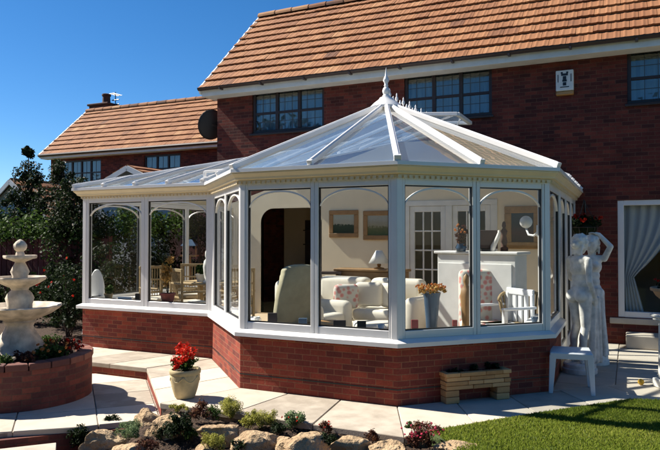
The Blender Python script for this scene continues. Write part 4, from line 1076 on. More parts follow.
rplant(81, 437, 24, 18, 'dark leafy plant in the corner left of the boulders', 'leaf_dark', 700, .026, z=-.28)
rplant(240, 446, 20, 12, 'small dark green tuft in front of two boulders', 'leaf_dark', 400, .018, z=-.11)
rplant(412, 427, 16, 10, 'low green tuft behind the crimson flowered plant', 'leaf_mid', 300, .018, z=-.03)

for a_ in [(160, 432, 18, 12, 'small dark green tuft between the grey boulder and the leftmost ones', 'leaf_dark', 420, .016, None, -.09), (192, 434, 18, 12, 'mid green tuft right of the grey boulder', 'leaf_mid', 420, .016, None, -.08),
 (213, 413, 20, 12, 'green cushion plant between bronze tuft and dwarf conifer', 'leaf_mid', 500, .016, None, -.03), (248, 421, 20, 14, 'yellow green tuft between dwarf conifer and heather', 'leaf_lime', 500, .016, None, -.04),
 (277, 428, 20, 12, 'dark leafy tuft right of the yellow green heather', 'leaf_dark', 420, .018, None, -.05), (330, 440, 20, 14, 'dark green tuft in the cleft between the two widest boulders', 'leaf_dark', 420, .018, None, -.07),
 (372, 436, 14, 12, 'bronze tuft between the middle and the smooth boulder', 'leaf_bronze', 320, .016, None, -.05), (110, 421, 22, 12, 'dark green trailing plant at the foot of the terrace step', 'leaf_dark', 420, .02, None, -.2),
 (436, 432, 18, 12, 'bronze leaved tuft at the right of the crimson flowered plant', 'leaf_bronze', 360, .016, ('petal_pink', 7, .012), -.03)]:
    rplant(a_[0], a_[1], a_[2], a_[3], a_[4], a_[5], a_[6], a_[7], a_[8], z=a_[9])
# ------------------------------------------------------------------ stone trough
TA = on_z(446.5, 405, 0); dirT = Vector((math.cos(R(43)), math.sin(R(43)), 0)); dpt = Vector((-dirT.y, dirT.x, 0))
TC = TA+dirT*.355+dpt*.13; tr = thing('stone_trough', (TC.x, TC.y, .002), 'long buff stone trough planter on two block feet against the dark brick wall', 'planter')
rz = math.atan2(dirT.y, dirT.x); q = MB()
for k in range(4):
    z = .132+.042*k; L_ = .71+random.uniform(-.012, .012)+(.03 if k == 3 else 0); W_ = .255+(.02 if k == 3 else 0)
    for (cx, cy, sx, sy) in ((0, -W_/2+.03, L_, .06), (0, W_/2-.03, L_, .06), (-L_/2+.03, 0, .06, W_-.12), (L_/2-.03, 0, .06, W_-.12)):
        # each course is laid from random-length stones
        if sx > .1:
            u = -sx/2
            while u < sx/2-.01:
                l = min(random.uniform(.14, .30), sx/2-u); l = l if sx/2-u-l > .06 else sx/2-u
                c = TC+dirT*(cx+u+l/2)+dpt*(cy+random.uniform(-.005, .005)); q.rbox((c.x, c.y, z), l-.004, sy, .038, rz, random.random()); u += l
        else:
            c = TC+dirT*(cx+random.uniform(-.005, .005))+dpt*cy; q.rbox((c.x, c.y, z), sx, sy, .038, rz, random.random())
tb_ = q.build('body', 'recon', tr, bevel=.006, seg=2)
q = MB(); q.rbox((TC.x, TC.y, .133), .62, .17, .12, rz); q.build('soil', 'soil', tr)
for s in (-1, 1):
    q = MB()
    for k in range(2):
        c = TC+dirT*(s*.28); q.rbox((c.x+random.uniform(-.004, .004), c.y, .002+.064*k), .145, .235, .060, rz, random.random())
    q.build('foot', 'recon', tr, bevel=.007, seg=2)
for s, lm, fm, lab in ((-.21, 'leaf_dark', None, 'dark leafy plant at the near end of the stone trough'), (.02, 'leaf_dark', 'petal_red', 'dark plant with a few red blooms in the middle of the trough'), (.22, 'leaf_dark', None, 'dark leafy plant at the far end of the stone trough')):
    c = TC+dirT*s; plant('trough_plant', (c.x, c.y, .25), lab, 'plant', lm, (c.x, c.y, .29), (.12, .09, .06), 260, .035, ncl=8, flowers=(fm, 3, .02) if fm else None)

# ------------------------------------------------------------------ white plastic side table
SA = at_d(551, 237, 6.60); SA.z = 0; ux = (RT*.955-FW*.295).normalized(); uy = Vector((-ux.y, ux.x, 0)); wd = .38
SCn = SA+ux*wd/2+uy*.21; tz = .42
stl = thing('side_table', (SCn.x, SCn.y, .002), 'white slatted plastic side table on the paving in front of the statues', 'table')
rz = math.atan2(ux.y, ux.x); q = MB(); n = 6
for k in range(n): c = SCn+uy*(-.21+.42*(k+.5)/n); q.rbox((c.x, c.y, tz-.02), wd+.02, .42/n-.012, .02, rz)
q.build('top', 'white_plastic', stl, bevel=.004)
q = MB()
for s in (-1, 1):
    c = SCn+uy*(.205*s); q.rbox((c.x, c.y, tz-.065), wd+.03, .022, .06, rz); c = SCn+ux*((wd/2+.005)*s); q.rbox((c.x, c.y, tz-.064), .022, .40, .058, rz)
q.build('apron', 'white_plastic', stl, bevel=.004)
for sx in (-1, 1):
    for sy in (-1, 1):
        q = MB(); t0 = SCn+ux*(sx*(wd/2-.012))+uy*(sy*.19); b0 = SCn+ux*(sx*(wd/2+.012))+uy*(sy*.205)
        v = []
        for p, z, k in ((b0, .002, .020), (t0, tz-.03, .033)):
            for a, b in ((-1, -1), (1, -1), (1, 1), (-1, 1)): w_ = p+ux*a*k+uy*b*k*.8; v.append((w_.x, w_.y, z))
        q.hexa(v); q.build('leg', 'white_plastic', stl, bevel=.004)

# ------------------------------------------------------------------ statues
def capsule(mb, a, b, ra, rb_, seg=14):
    a, b = Vector(a), Vector(b); L = (b-a).length; pts, rad = [], []
    d = (b-a).normalized()
    for k in range(5): t = math.pi/2*(k/4); pts.append(a-d*ra*math.cos(t)*.999); rad.append(max(.0015, ra*math.sin(t)))
    for k in range(5): t = math.pi/2*(k/4); pts.append(b+d*rb_*math.sin(t)*.999); rad.append(max(.0015, rb_*math.cos(t)))
    mb.tube(pts, rad, seg)
def limb(mb, pts, rad):
    for i in range(len(pts)-1): capsule(mb, pts[i], pts[i+1], rad[i], rad[i+1])
def hand(mb, wrist, d, palm_n, s=1.0, curl=.35):
    """palm, four fingers of different length and a thumb off the side"""
    w_, d, nn = Vector(wrist), Vector(d).normalized(), Vector(palm_n).normalized(); sd = d.cross(nn).normalized()
    capsule(mb, w_, w_+d*.035*s, .024*s, .026*s); pc = w_+d*.055*s
    for k, (o, l) in enumerate(((-.026, .062), (-.009, .074), (.009, .070), (.025, .055))):
        r0 = pc+sd*o*s+d*.012*s; capsule(mb, w_+d*.03*s+sd*o*.7*s, r0, .014*s, .0105*s)
        p1 = r0+(d+nn*curl*.4).normalized()*l*.5*s; p2 = p1+(d+nn*curl*1.6).normalized()*l*.5*s
        capsule(mb, r0, p1, .0105*s, .0095*s); capsule(mb, p1, p2, .0095*s, .008*s)
    t0 = w_+d*.022*s-sd*.024*s; t1 = t0+(d*.6-sd*.7+nn*.3).normalized()*.034*s; capsule(mb, t0, t1, .013*s, .011*s); capsule(mb, t1, t1+(d+nn*.5).normalized()*.028*s, .011*s, .009*s)
def bake(mb, name, mat, parent, M4, voxel=.008, smooth=4):
    me = bpy.data.meshes.new('tmp'); me.from_pydata([tuple(M4 @ Vector(p)) for p in mb.v], [], mb.f)
    o = bpy.data.objects.new('tmp', me); COL.objects.link(o)
    a = o.modifiers.new('r', 'REMESH'); a.mode = 'VOXEL'; a.voxel_size = voxel
    b = o.modifiers.new('s', 'SMOOTH'); b.factor = .5; b.iterations = smooth
    dg = bpy.context.evaluated_depsgraph_get(); m2 = bpy.data.meshes.new_from_object(o.evaluated_get(dg)); bpy.data.objects.remove(o); bpy.data.meshes.remove(me)
    pl_ = wloc(parent)
    co = np.empty(len(m2.vertices)*3, np.float32); m2.vertices.foreach_get('co', co); co = co.reshape(-1, 3)-np.array(pl_, np.float32); m2.vertices.foreach_set('co', co.ravel())
    m2.name = name; m2.materials.clear(); m2.materials.append(M[mat]); m2.polygons.foreach_set('use_smooth', [True]*len(m2.polygons)); m2.update()
    r_ = bpy.data.objects.new(name, m2); COL.objects.link(r_); r_.parent = parent; return r_
from mathutils import Matrix
def figure(loc, face, scale, label, pose):
    t = thing('statue', loc, label, 'statue')
    rz = math.atan2(face.y, face.x)-math.pi/2
    zb = .11/scale
    M4 = Matrix.Translation(Vector(loc)+Vector((0, 0, .10))) @ Matrix.Rotation(rz, 4, 'Z') @ Matrix.Scale(scale, 4)
    b = MB()
    hs = .02   # contrapposto
    b.ball((hs, 0, .93), (.150, .108, .115)); b.ball((hs-.068, -.055, .885), (.088, .088, .092)); b.ball((hs+.068, -.055, .892), (.088, .088, .092))
    b.ball((hs*.6, .008, 1.03), (.122, .088, .11)); b.ball((hs*.2, .005, 1.12), (.112, .082, .11)); b.ball((0, 0, 1.25), (.135, .095, .13)); b.ball((0, -.005, 1.33), (.14, .085, .085))
    for s in (-1, 1): b.ball((s*.062, .078, 1.265), (.052, .05, .052))
    capsule(b, (-.125, -.01, 1.365), (.125, -.01, 1.365), .046, .046)
    nk = Vector(pose.get('head', (0, .035, 1.565))); capsule(b, (0, -.008, 1.37), nk+Vector((0, -.02, -.07)), .052, .043)
    K = pose.get('hk', 1.25)
    b.ball(nk, (.068*K, .084*K, .098*K)); hd = pose.get('look', Vector((0, 1, -.12))).normalized(); sdv = hd.cross(Vector((0, 0, 1))).normalized(); upv = sdv.cross(hd)
    def hp(f, u, s_=0.0): return nk+(hd*f+upv*u+sdv*s_)*K
    capsule(b, hp(.03, -.055), hp(.052, -.07), .042*K, .024*K)                      # jaw and chin
    capsule(b, hp(.078, .015), hp(.098, -.018), .010*K, .014*K)                     # nose
    capsule(b, hp(.072, -.047, -.012), hp(.072, -.047, .012), .010*K, .010*K)       # mouth
    for s in (-1, 1):
        b.ball(hp(.066, .012, s*.028), .014*K, 10, 8)                               # eyes
        capsule(b, hp(.072, .03, s*.012), hp(.064, .03, s*.045), .010*K, .008*K)    # brow
        b.ball(hp(-.005, 0, s*.07), (.014*K, .02*K, .026*K), 10, 8)                 # ears
    limb(b, [(-.078, 0, .87), (-.080, .045, .49)], [.090, .056]); limb(b, [(-.080, .04, .49), (-.078, -.015, .33), (-.075, -.01, .08)], [.054, .052, .032])
    limb(b, [(.098, 0, .88), (.088, .015, .48)], [.090, .056]); limb(b, [(.088, .012, .48), (.086, -.022, .33), (.082, -.02, .07)], [.054, .053, .033])
    for x, y in ((-.075, -.01), (.082, -.02)):
        capsule(b, (x, y-.02, .045), (x, y+.09, .035), .036, .032); capsule(b, (x-.01, y+.09, .032), (x-.008, y+.155, .026), .03, .018)
    for arm in pose['arms']:
        limb(b, arm['pts'], [.046, .040, .029]); hand(b, arm['pts'][-1], arm['hand'], arm['palm'], 1.0)
    for fn in pose.get('extra', ()): fn(b)
    bake(b, 'figure', 'statue_stone', t, M4, .0075*scale/.9)
    h = MB()
    hc = hp(-.018, .018); h.ball(hc, (.082*K, .090*K, .092*K))
    for k in range(120):
        d = Vector(rng.normal(size=3)).normalized()
        if d.dot(hd) > .35: continue
        p = hc+Vector((d.x*.078, d.y*.086, d.z*.088))*K; h.ball(p, random.uniform(.014, .024), 8, 6)
    h.ball(hp(-.095, -.03), (.055, .055, .055))
    for k in range(16): a = hp(-.05, -.04, random.uniform(-.06, .06)); capsule(h, a, a-upv*random.uniform(.05, .11)-hd*.005, .024, .014, 8)
    bake(h, 'hair', 'statue_stone', t, M4, .0075*scale/.9, 2)
    q = MB(); q.lathe((loc[0], loc[1], loc[2]), [(.20, 0), (.20, .05), (.185, .06), (.185, .10), (.17, .115), (0, .115)], 28); q.build('base', 'statue_stone', t, smooth=True, angle=40)
    return t
f1 = (RT*.86+FW*.42).normalized(); p1 = on_z(579.5, 372, 0)
arms1 = [dict(pts=[(.165, -.01, 1.35), (.20, -.03, 1.08), (.175, .09, .88)], hand=(-.05, .35, -1), palm=(-1, 0, .1)), dict(pts=[(-.165, 0, 1.35), (-.20, .08, 1.10), (-.06, .20, 1.20)], hand=(.8, .1, .5), palm=(0, -1, 0))]
def drape1(b):
    for k in range(8): capsule(b, (.13+.016*math.sin(k), .11+.012*k, .86), (.125+.02*math.sin(k*2), .07+.022*k, .04), .024, .03)
figure((p1.x, p1.y, .002), f1, .905, 'pale stone nude statue seen from behind, nearest the conservatory door', dict(arms=arms1, look=Vector((-.15, 1, -.25)), head=(-.01, .05, 1.56), extra=(drape1,)))
f2 = (-FW*.80-RT*.42).normalized(); p2 = on_z(592.5, 363, 0)
arms2 = [dict(pts=[(-.165, 0, 1.36), (-.25, .05, 1.53), (-.10, .04, 1.70)], hand=(.8, .1, .25), palm=(0, 0, -1)), dict(pts=[(.165, -.01, 1.35), (.22, .0, 1.10), (.12, .13, 1.00)], hand=(-.8, .3, -.2), palm=(0, -1, 0))]
def drape2(b):
    for k in range(26):
        a = 2*math.pi*k/26; r0, r1 = .150+.008*math.sin(k*3), .165+.03*math.sin(k*2.4)
        capsule(b, (.02+r0*math.cos(a), -.01+.80*r0*math.sin(a), .92+.04*math.cos(a-1)), (r1*math.cos(a), .01+.85*r1*math.sin(a), .03), .026, .034, 8)
figure((p2.x, p2.y, .002), f2, .90, 'pale stone draped statue with one arm raised over its head', dict(arms=arms2, look=Vector((.25, 1, -.1)), extra=(drape2,)))

# ------------------------------------------------------------------ urn on pedestal at the right edge
UC = at_d(683, 300, 6.72); UC.z = 0
ped = thing('pedestal', (UC.x, UC.y, .002), 'square grey stone pedestal carrying the flower bowl at the right edge', 'pedestal')
q = MB(); rz = YAW
q.rbox((UC.x, UC.y, .002), .44, .44, .09, rz); q.build('plinth', 'statue_stone', ped, bevel=.012, seg=2)
q = MB(); q.rbox((UC.x, UC.y, .09), .36, .36, .62, rz, taper=.97); q.build('shaft', 'statue_stone', ped, bevel=.01)
q = MB(); q.rbox((UC.x, UC.y, .708), .43, .43, .035, rz); q.rbox((UC.x, UC.y, .742), .47, .47, .035, rz); q.build('cap', 'statue_stone', ped, bevel=.008)
bw = thing('flower_bowl', (UC.x, UC.y, .779), 'pale terracotta bowl full of red flowers on the right hand pedestal', 'flower pot')
M['pot_clay'] = plain('pale_clay', (.50, .30, .17), .8, 0, .18, 10, .2, 50)
q = MB(); q.lathe((UC.x, UC.y, .779), [(.13, 0), (.13, .02), (.07, .05), (.075, .08), (.17, .13), (.255, .20), (.28, .245), (.305, .255), (.31, .285), (.295, .29), (.27, .27), (.22, .20), (0, .18)], 40); q.build('body', 'pot_clay', bw, smooth=True, angle=40)
plant('bowl_flowers', (UC.x, UC.y, .97), 'dense red and orange flowers filling the bowl on the pedestal', 'plant', 'leaf_dark', (UC.x, UC.y, 1.10), (.29, .29, .12), 900, .035, ncl=22, stems=5, flowers=('petal_red', 46, .024))
# hanging basket on the house wall behind the statues
hb = on_y(584, 224, YH-.3); hk = thing('hanging_basket', (hb.x, YH, hb.z), 'wire hanging basket on a wall bracket above the statues', 'hanging basket')
q = MB()
for k in range(10): a = 2*math.pi*k/10; q.tube([(hb.x+.19*math.cos(t)*math.cos(a), YH-.3+.19*math.cos(t)*math.sin(a), hb.z-.05-.15*math.sin(t)) for t in [math.pi/2*j/6 for j in range(7)]], .004, 5)
q.tube([(hb.x+.19*math.cos(t), YH-.3+.19*math.sin(t), hb.z-.05) for t in [2*math.pi*j/24 for j in range(25)]], .006, 5); q.build('wire_bowl', 'black', hk)
q = MB(); q.ball((hb.x, YH-.3, hb.z-.06), (.18, .18, .135), 16, 10); q.build('moss_lining', 'leaf_dark', hk)
q = MB(); q.tube([(hb.x, YH-.002, hb.z+.02), (hb.x, YH-.002, hb.z+.36)], .012, 6); q.tube([(hb.x, YH-.01, hb.z+.34), (hb.x, YH-.31, hb.z+.36)], .01, 6); q.tube([(hb.x, YH-.01, hb.z+.06), (hb.x, YH-.22, hb.z+.35)], .008, 6)
for k in range(3): a = 2*math.pi*k/3; q.tube([(hb.x, YH-.30, hb.z+.35), (hb.x+.19*math.cos(a), YH-.3+.19*math.sin(a), hb.z-.05)], .004, 5)
q.build('bracket', 'black', hk)
plant('trailing_geranium', (hb.x, YH-.3, hb.z-.03), 'red trailing geraniums filling the hanging basket', 'plant', 'leaf_dark', (hb.x, YH-.32, hb.z+.01), (.30, .22, .13), 700, .045, ncl=18, flowers=('petal_red', 26, .035))
yb_ = on_z(641, 385, 0); q = MB(); q.ball((yb_.x, yb_.y, .034), .033, 20, 12); o = q.build('ball', 'yellow', origin=(yb_.x, yb_.y, 0), smooth=True); tag(o, 'small yellow ball lying on the paving near the lawn', 'ball')

# ------------------------------------------------------------------ fence, hedges, trees and outbuildings on the left
fe = thing('board_fence', (-10.5, 9.1, 0), 'dark red stained board fence behind the fountain', 'fence')
q = MB(); x = -16.0
while x < -8.9: q.box(x, x+.135, 9.08+.004*random.random(), 9.10, .05, 1.56+.012*random.random(), random.random()); x += .15
q.build('boards', 'fence', fe, bevel=.003)
q = MB()
for z in (.4, 1.25): q.box(-16, -8.9, 9.102, 9.15, z, z+.08)
q.build('rail', 'fence', fe)
for k in range(5): q = MB(); xx = -15.9+1.74*k; q.box(xx, xx+.1, 9.155, 9.25, 0, 1.62); q.build('post', 'fence', fe, bevel=.006)
def shrub(base, r, n, size, lab, mat='leaf_dark', name='garden_shrub', cat='shrub', fl=None, group='shrubs along the left border', ncl=40, zc=None, cr=None, stems=9):
    zc = zc if zc is not None else r[2]*1.02
    return plant(name, base, lab, cat, mat, (base[0], base[1], base[2]+zc), r, n, size, ncl=ncl, cr=cr or min(r)*.34, stems=stems, flowers=fl, group=group)
shrub((-8.02, 7.45, .03), (.46, .4, .58), 2600, .055, 'rose bush with red blooms against the left end of the conservatory', fl=('petal_red', 8, .032), name='rose_bush', cat='rose bush')
shrub((-8.95, 8.1, .03), (.62, .5, .62), 3000, .06, 'broad rose bush with scattered red blooms right behind the fountain', fl=('petal_red', 9, .036), name='rose_bush', cat='rose bush')
shrub((-9.9, 8.3, .03), (.55, .45, .48), 2200, .06, 'dark rounded shrub in front of the red fence')
shrub((-11.2, 8.3, .03), (.6, .45, .40), 2200, .06, 'low dark shrub at the far left foot of the fence')
shrub((-8.25, 8.5, .03), (.5, .45, .80), 2800, .06, 'tall dark shrub beside the left wall of the conservatory')
def hedge(name, p0, p1, wd_, h0, h1, n, size, lab, mat, cat='hedge'):
    t = thing(name, ((p0[0]+p1[0])/2, (p0[1]+p1[1])/2, 0), lab, cat); cl = []
    for k in range(int(90*max(1, (h1-h0)/2))):
        f = random.random(); z = h0+(h1-h0)*random.random()**.8
        cl.append((p0[0]+(p1[0]-p0[0])*f+random.uniform(-1, 1)*wd_, p0[1]+(p1[1]-p0[1])*f+random.uniform(-1, 1)*wd_, z, (.2+.16*random.random())*max(1, size/.09)))
    v, i, tn = leaf_cloud(cl, n, size, 1.0); np_mesh('foliage', v, 4, i, tn, mat, parent=t, origin=wloc(t))
    if h1 > 4:   # solid core added to the unseen hedges, closing gaps in the window reflections
        q = MB(); a_, b_ = Vector((*p0, 0)), Vector((*p1, 0)); D = (b_-a_).normalized(); N = Vector((-D.y, D.x, 0)); L = (b_-a_).length; n_ = int(L/.8)
        P_ = lambda i, s, z: a_+D*(L*i/n_)+N*(s*wd_*.55+.25*noise.noise(Vector((i*.9, s, z))))+Vector((0, 0, z+.3*noise.noise(Vector((i*1.3, 4, s)))*(z > 2)))
        for i in range(n_):
            zs = [-.42, 1.2, 2.6, h1-.9]
            for s in (-1, 1):
                for k in range(3): q.quad(P_(i, s, zs[k]), P_(i+1, s, zs[k]), P_(i+1, s, zs[k+1]), P_(i, s, zs[k+1]), random.random())
            q.quad(P_(i, -1, zs[3]), P_(i+1, -1, zs[3]), P_(i+1, 1, zs[3]), P_(i, 1, zs[3]), random.random())
        q.build('hedge_core', mat, t)
    return t
def trunks(t, pts, r=.04):
    q = MB()
    for a, b in pts: q.tube([a, Vector(a).lerp(Vector(b), .5)+Vector((.05, .03, 0)), b], [r, r*.8, r*.4], 7)
    q.build('trunk', 'bark', t)
hd = hedge('climbing_hedge', (-8.9, 9.2), (-16, 9.2), .16, 1.35, 1.95, 6500, .075, 'bright green climber tumbling over the top of the red fence', 'leaf_mid', 'climber'); trunks(hd, [((-10, 9.3, 0), (-9.8, 9.2, 1.6)), ((-13, 9.3, 0), (-13.2, 9.2, 1.7))])
hd = hedge('hedge', (-9.35, 9.3), (-9.35, 16.2), .36, .15, 2.0, 19000, .075, 'dense dark green hedge seen through the left conservatory windows', 'leaf_dark'); trunks(hd, [((-9.35, y, 0), (-9.3, y+.1, 1.5)) for y in (9.6, 11, 12.5, 14, 15.5)])
hd = hedge('climbing_hedge', (-9.0, 9.4), (-9.0, 13.0), .14, 1.62, 2.12, 2600, .08, 'light green climber trailing along the top of the dark hedge', 'leaf_mid', 'climber'); trunks(hd, [((-9.0, 10, 0), (-9.0, 10.1, 1.8)), ((-9.0, 12, 0), (-9.0, 12.1, 1.8))])
def garden_tree(base, h, lab, mat, crowns, n, size, fl=None, lean=(0, 0)):
    t = thing('garden_tree', base, lab, 'tree'); b = Vector(base); q = MB()
    top = b+Vector((lean[0], lean[1], h*.72)); q.tube([b, b.lerp(top, .5)+Vector((.05, 0, 0)), top], [h*.022, h*.016, h*.008], 9); q.build('trunk', 'bark', t)
    q = MB(); cl = []
    for (dx, dy, z, r) in crowns:
        e = b+Vector((dx, dy, z)); s = b.lerp(top, min(.95, max(.35, (z-.25*h)/h))); q.tube([s, s.lerp(e, .55)+Vector((0, 0, .06)), e], [h*.009, h*.006, h*.002], 6)
        for k in range(9):
            d = Vector(rng.normal(size=3)).normalized()*r*random.uniform(.35, 1); cl.append((e.x+d.x, e.y+d.y, e.z+d.z*.9, r*.5*random.uniform(.5, 1.5)))
            if k < 6: q.tube([e, e+d*.6, e+d], [h*.003, h*.002, h*.001], 5)
    q.build('limb', 'bark', t)
    v, i, tn = leaf_cloud(cl, n, size, 1.0); np_mesh('crown', v, 4, i, tn, mat, parent=t, origin=wloc(t))
    if fl:
        vs_, ts = [], []
        for k in range(fl[1]):
            c = random.choice(cl); d = Vector(rng.normal(size=3)).normalized(); p = Vector(c[:3])+d*c[3]*random.uniform(.7, 1.15)
            for m_ in range(7):
                e = Vector(rng.normal(size=3)).normalized(); o = p+e*fl[2]*.6; a = e.orthogonal().normalized(); bb = e.cross(a); s = fl[2]*.5
                vs_ += [o-a*s, o+bb*s, o+a*s, o-bb*s]; ts.append(random.random())
        np_mesh('blossom', np.array([tuple(x) for x in vs_]), 4, np.arange(len(vs_)), ts, fl[0], parent=t, origin=wloc(t))
    return t
tp = at_d(57, 237, 13.6); garden_tree((tp.x, tp.y, 0), 3.1, 'dark leaved tree dotted with pale blossom in front of the lower house', 'leaf_dark', [(.0, 0, 2.55, .5), (.38, .1, 2.1, .5), (-.42, 0, 2.0, .5), (.1, -.1, 1.6, .55), (-.3, .1, 1.4, .5), (.45, 0, 1.45, .45), (.15, .05, 2.95, .28)], 8000, .058, ('petal_white', 70, .035))
tp = at_d(27, 237, 14.2); garden_tree((tp.x, tp.y, 0), 3.5, 'slender dark tree with a thin leader rising against the sky', 'leaf_dark', [(.02, 0, 3.05, .30), (.10, .05, 2.7, .40), (-.25, 0, 2.35, .36), (.28, 0, 2.3, .34), (0, 0, 1.9, .5), (-.4, .1, 1.6, .5), (.4, .1, 1.6, .5), (.03, 0, 3.5, .12)], 9000, .058, ('petal_white', 26, .03))
tp = at_d(4, 237, 14.6); garden_tree((tp.x, tp.y, 0), 2.5, 'bushy dark tree at the left edge of the garden', 'leaf_dark', [(0, 0, 1.9, .5), (.3, 0, 1.5, .5), (-.3, .1, 1.55, .5), (-.8, 0, 1.8, .6), (0, -.1, 1.2, .5)], 9000, .058, ('petal_white', 18, .03))
tp = at_d(74, 237, 12.4); garden_tree((tp.x, tp.y, 0), 2.6, 'dense dark bush tree close to the left end of the conservatory roof', 'leaf_dark', [(0, 0, 2.2, .4), (.3, 0, 1.75, .45), (-.3, 0, 1.8, .45), (0, 0, 1.35, .5), (-.1, .1, 2.5, .28)], 8000, .055, ('petal_white', 36, .028))
def outhouse(apex_px, dist, half, length, axis, eave_drop, wallh_mat, lab, cat='shed'):
    A = at_d(*apex_px, dist); ax = (RT*axis[0]+FW*axis[1]).normalized(); sd_ = Vector((ax.y, -ax.x, 0)); zr_ = A.z; zeav = zr_-eave_drop
    t = thing('outhouse', (A.x, A.y, -.42), lab, cat); q = MB()
    for k in (0, 1):
        o = A+ax*(length*k); o.z = 0
        pts = [o-sd_*half+Vector((0, 0, -.42)), o+sd_*half+Vector((0, 0, -.42)), o+sd_*half+Vector((0, 0, zeav)), o+Vector((0, 0, zr_-.05)), o-sd_*half+Vector((0, 0, zeav))]
        q.poly(pts if k == 0 else list(reversed(pts)))
    for s in (-1, 1):
        a = A+sd_*half*s; b = a+ax*length; q.quad((a.x, a.y, -.42), (b.x, b.y, -.42), (b.x, b.y, zeav), (a.x, a.y, zeav))
    q.build('wall', wallh_mat, t); q = MB(); nc, ntl = 6, int(length/.3)
    for s in (-1, 1):
        e = A+sd_*(half+.18)*s; e.z = zeav-.18*eave_drop/half; r_ = Vector((A.x, A.y, zr_+.02)); u = r_-e; nrm = u.cross(ax)*(1 if s > 0 else -1); nrm = nrm.normalized(); nrm = nrm if nrm.z > 0 else -nrm
        for i in range(nc):
            for j in range(ntl):
                p0 = e+u*(i/nc)+ax*(length*j/ntl-.12); p1 = p0+ax*(length/ntl-.006); p2 = p1+u*(1.12/nc); p3 = p0+u*(1.12/nc); up = nrm*(.04+.006*random.random()); dn = nrm*.008
                tn = min(1, max(0, random.gauss(.5, .14)))
                q.add([p0+up, p1+up, p2+dn, p3+dn, p0+up-nrm*.03, p1+up-nrm*.03, p0-nrm*.01, p3-nrm*.02, p1-nrm*.01, p2-nrm*.02], [(0, 1, 2, 3), (4, 5, 1, 0), (6, 4, 0, 3), (8, 2, 1, 5)], tn)
    q.build('roof', 'tile', t)
    q = MB()
    for s in (-1, 1):
        e = A+sd_*(half+.18)*s-ax*.14; e.z = zeav-.18*eave_drop/half-.04; r_ = Vector((A.x, A.y, zr_-.05))-ax*.14; q.bar(e, r_, .03, .12)
    q.build('bargeboard', 'white_paint', t); return t
M['pale_render'] = plain('pale_render', (.52, .54, .55), .8, 0, .08, 3)
outhouse((131, 166.5), 15.2, 1.15, 3.2, (.42, .91), .50, 'pale_render', 'small pale gabled outhouse with orange tiles just beyond the conservatory roof')
outhouse((14, 180), 17.5, 1.3, 3.0, (.45, .9), .95, 'pale_render', 'pale garage with orange tiled roof behind the trees at the left edge')
for k, (px, d_, h_, lab) in enumerate(((-10, 44, 5.2, 'distant dark tree far left beyond the gardens'), (22, 52, 5.0, 'distant rounded tree beyond the pale garage'), (-70, 40, 6, 'distant tree outside the left edge of the garden'), (60, 48, 5, 'distant tree behind the lower house'))):
    tp = at_d(px, 237, d_); tp.z = -.42
    t = garden_tree(tuple(tp), h_, lab, 'leaf_mid', [(random.uniform(-1.5, 1.5), random.uniform(-1.5, 1.5), random.uniform(1.5, h_-.6), 1.3) for _ in range(9)], 2600, .3)

# unseen hedges and trees added behind and to the left, to darken window reflections
hd = hedge('unseen_hedge', (-26, -7.5), (14, -7.5), .8, .2, 5.4, 20000, .30, 'tall unseen hedge added behind the camera to darken the window reflections', 'leaf_dark'); trunks(hd, [((x, -7.5, -.42), (x+.1, -7.4, 2.2)) for x in (-24, -18, -12, -6, 0, 6, 12)])
hd = hedge('unseen_hedge', (-24, -7), (-24, 7.5), .7, .2, 4.4, 10000, .30, 'unseen hedge added at the far left to darken the side wing reflections', 'leaf_dark'); trunks(hd, [((-24, y, -.42), (-24.1, y, 2.2)) for y in (-6, -2, 2, 6)])
for k, (x, y, h_, lab) in enumerate(((-17, -12, 8.5, 'broad unseen tree added behind the camera for the left pane reflections'), (-8, -13, 7.5, 'round unseen tree added behind the camera for the middle pane reflections'), (3, -13, 8.5, 'tall unseen tree added behind the camera for the right pane reflections'))):
    garden_tree((x, y, -.42), h_, lab, 'leaf_dark', [(random.uniform(-2.6, 2.6), random.uniform(-1.5, 1.5), random.uniform(2.2, h_-.8), 1.7) for _ in range(11)], 3600, .38)
# ------------------------------------------------------------------ inside the conservatory
FZ = .142
def frame_pic(px0, py0, px1, py1, lab, fr_mat, stops, name='picture'):
    a, b = on_y(px0, py0, YH-.012), on_y(px1, py1, YH-.012); x0, x1, z0, z1 = a.x, b.x, b.z, a.z; y = YH-.013
    t = thing(name, ((x0+x1)/2, y, z0), lab, 'picture'); w_ = .16*(z1-z0); q = MB()
    q.box(x0, x1, y-.03, y, z0, z0+w_); q.box(x0, x1, y-.03, y, z1-w_, z1); q.box(x0, x0+w_, y-.029, y, z0+w_, z1-w_); q.box(x1-w_, x1, y-.029, y, z0+w_, z1-w_); q.build('frame', fr_mat, t, bevel=.008)
    m_ = Mat('canvas'); tc = m_.node('ShaderNodeTexCoord'); sp = m_.node('ShaderNodeSeparateXYZ'); m_.link(tc.outputs['Generated'], sp.inputs[0])
    ad = m_.node('ShaderNodeMath', operation='MULTIPLY_ADD'); m_.link(m_.noise(tc.outputs['Generated'], 7, 5), ad.inputs[0]); ad.inputs[1].default_value = .45; m_.link(sp.outputs['Z'], ad.inputs[2])
    sb = m_.node('ShaderNodeMath', operation='SUBTRACT'); m_.link(ad.outputs[0], sb.inputs[0]); sb.inputs[1].default_value = .22
    m_.base(m_.ramp(sb.outputs[0], stops)); m_.set(.4)
    q = MB(); q.box(x0+w_-.004, x1-w_+.004, y-.012, y-.002, z0+w_-.004, z1-w_+.004); q.build('canvas', m_.m, t)
frame_pic(329.5, 210.5, 358.5, 237.5, 'landscape painting in a wooden frame, left one above the sofa', 'wood', [(0, (.015, .03, .012)), (.45, (.03, .05, .025)), (.5, (.35, .33, .25)), (1, (.36, .40, .36))])
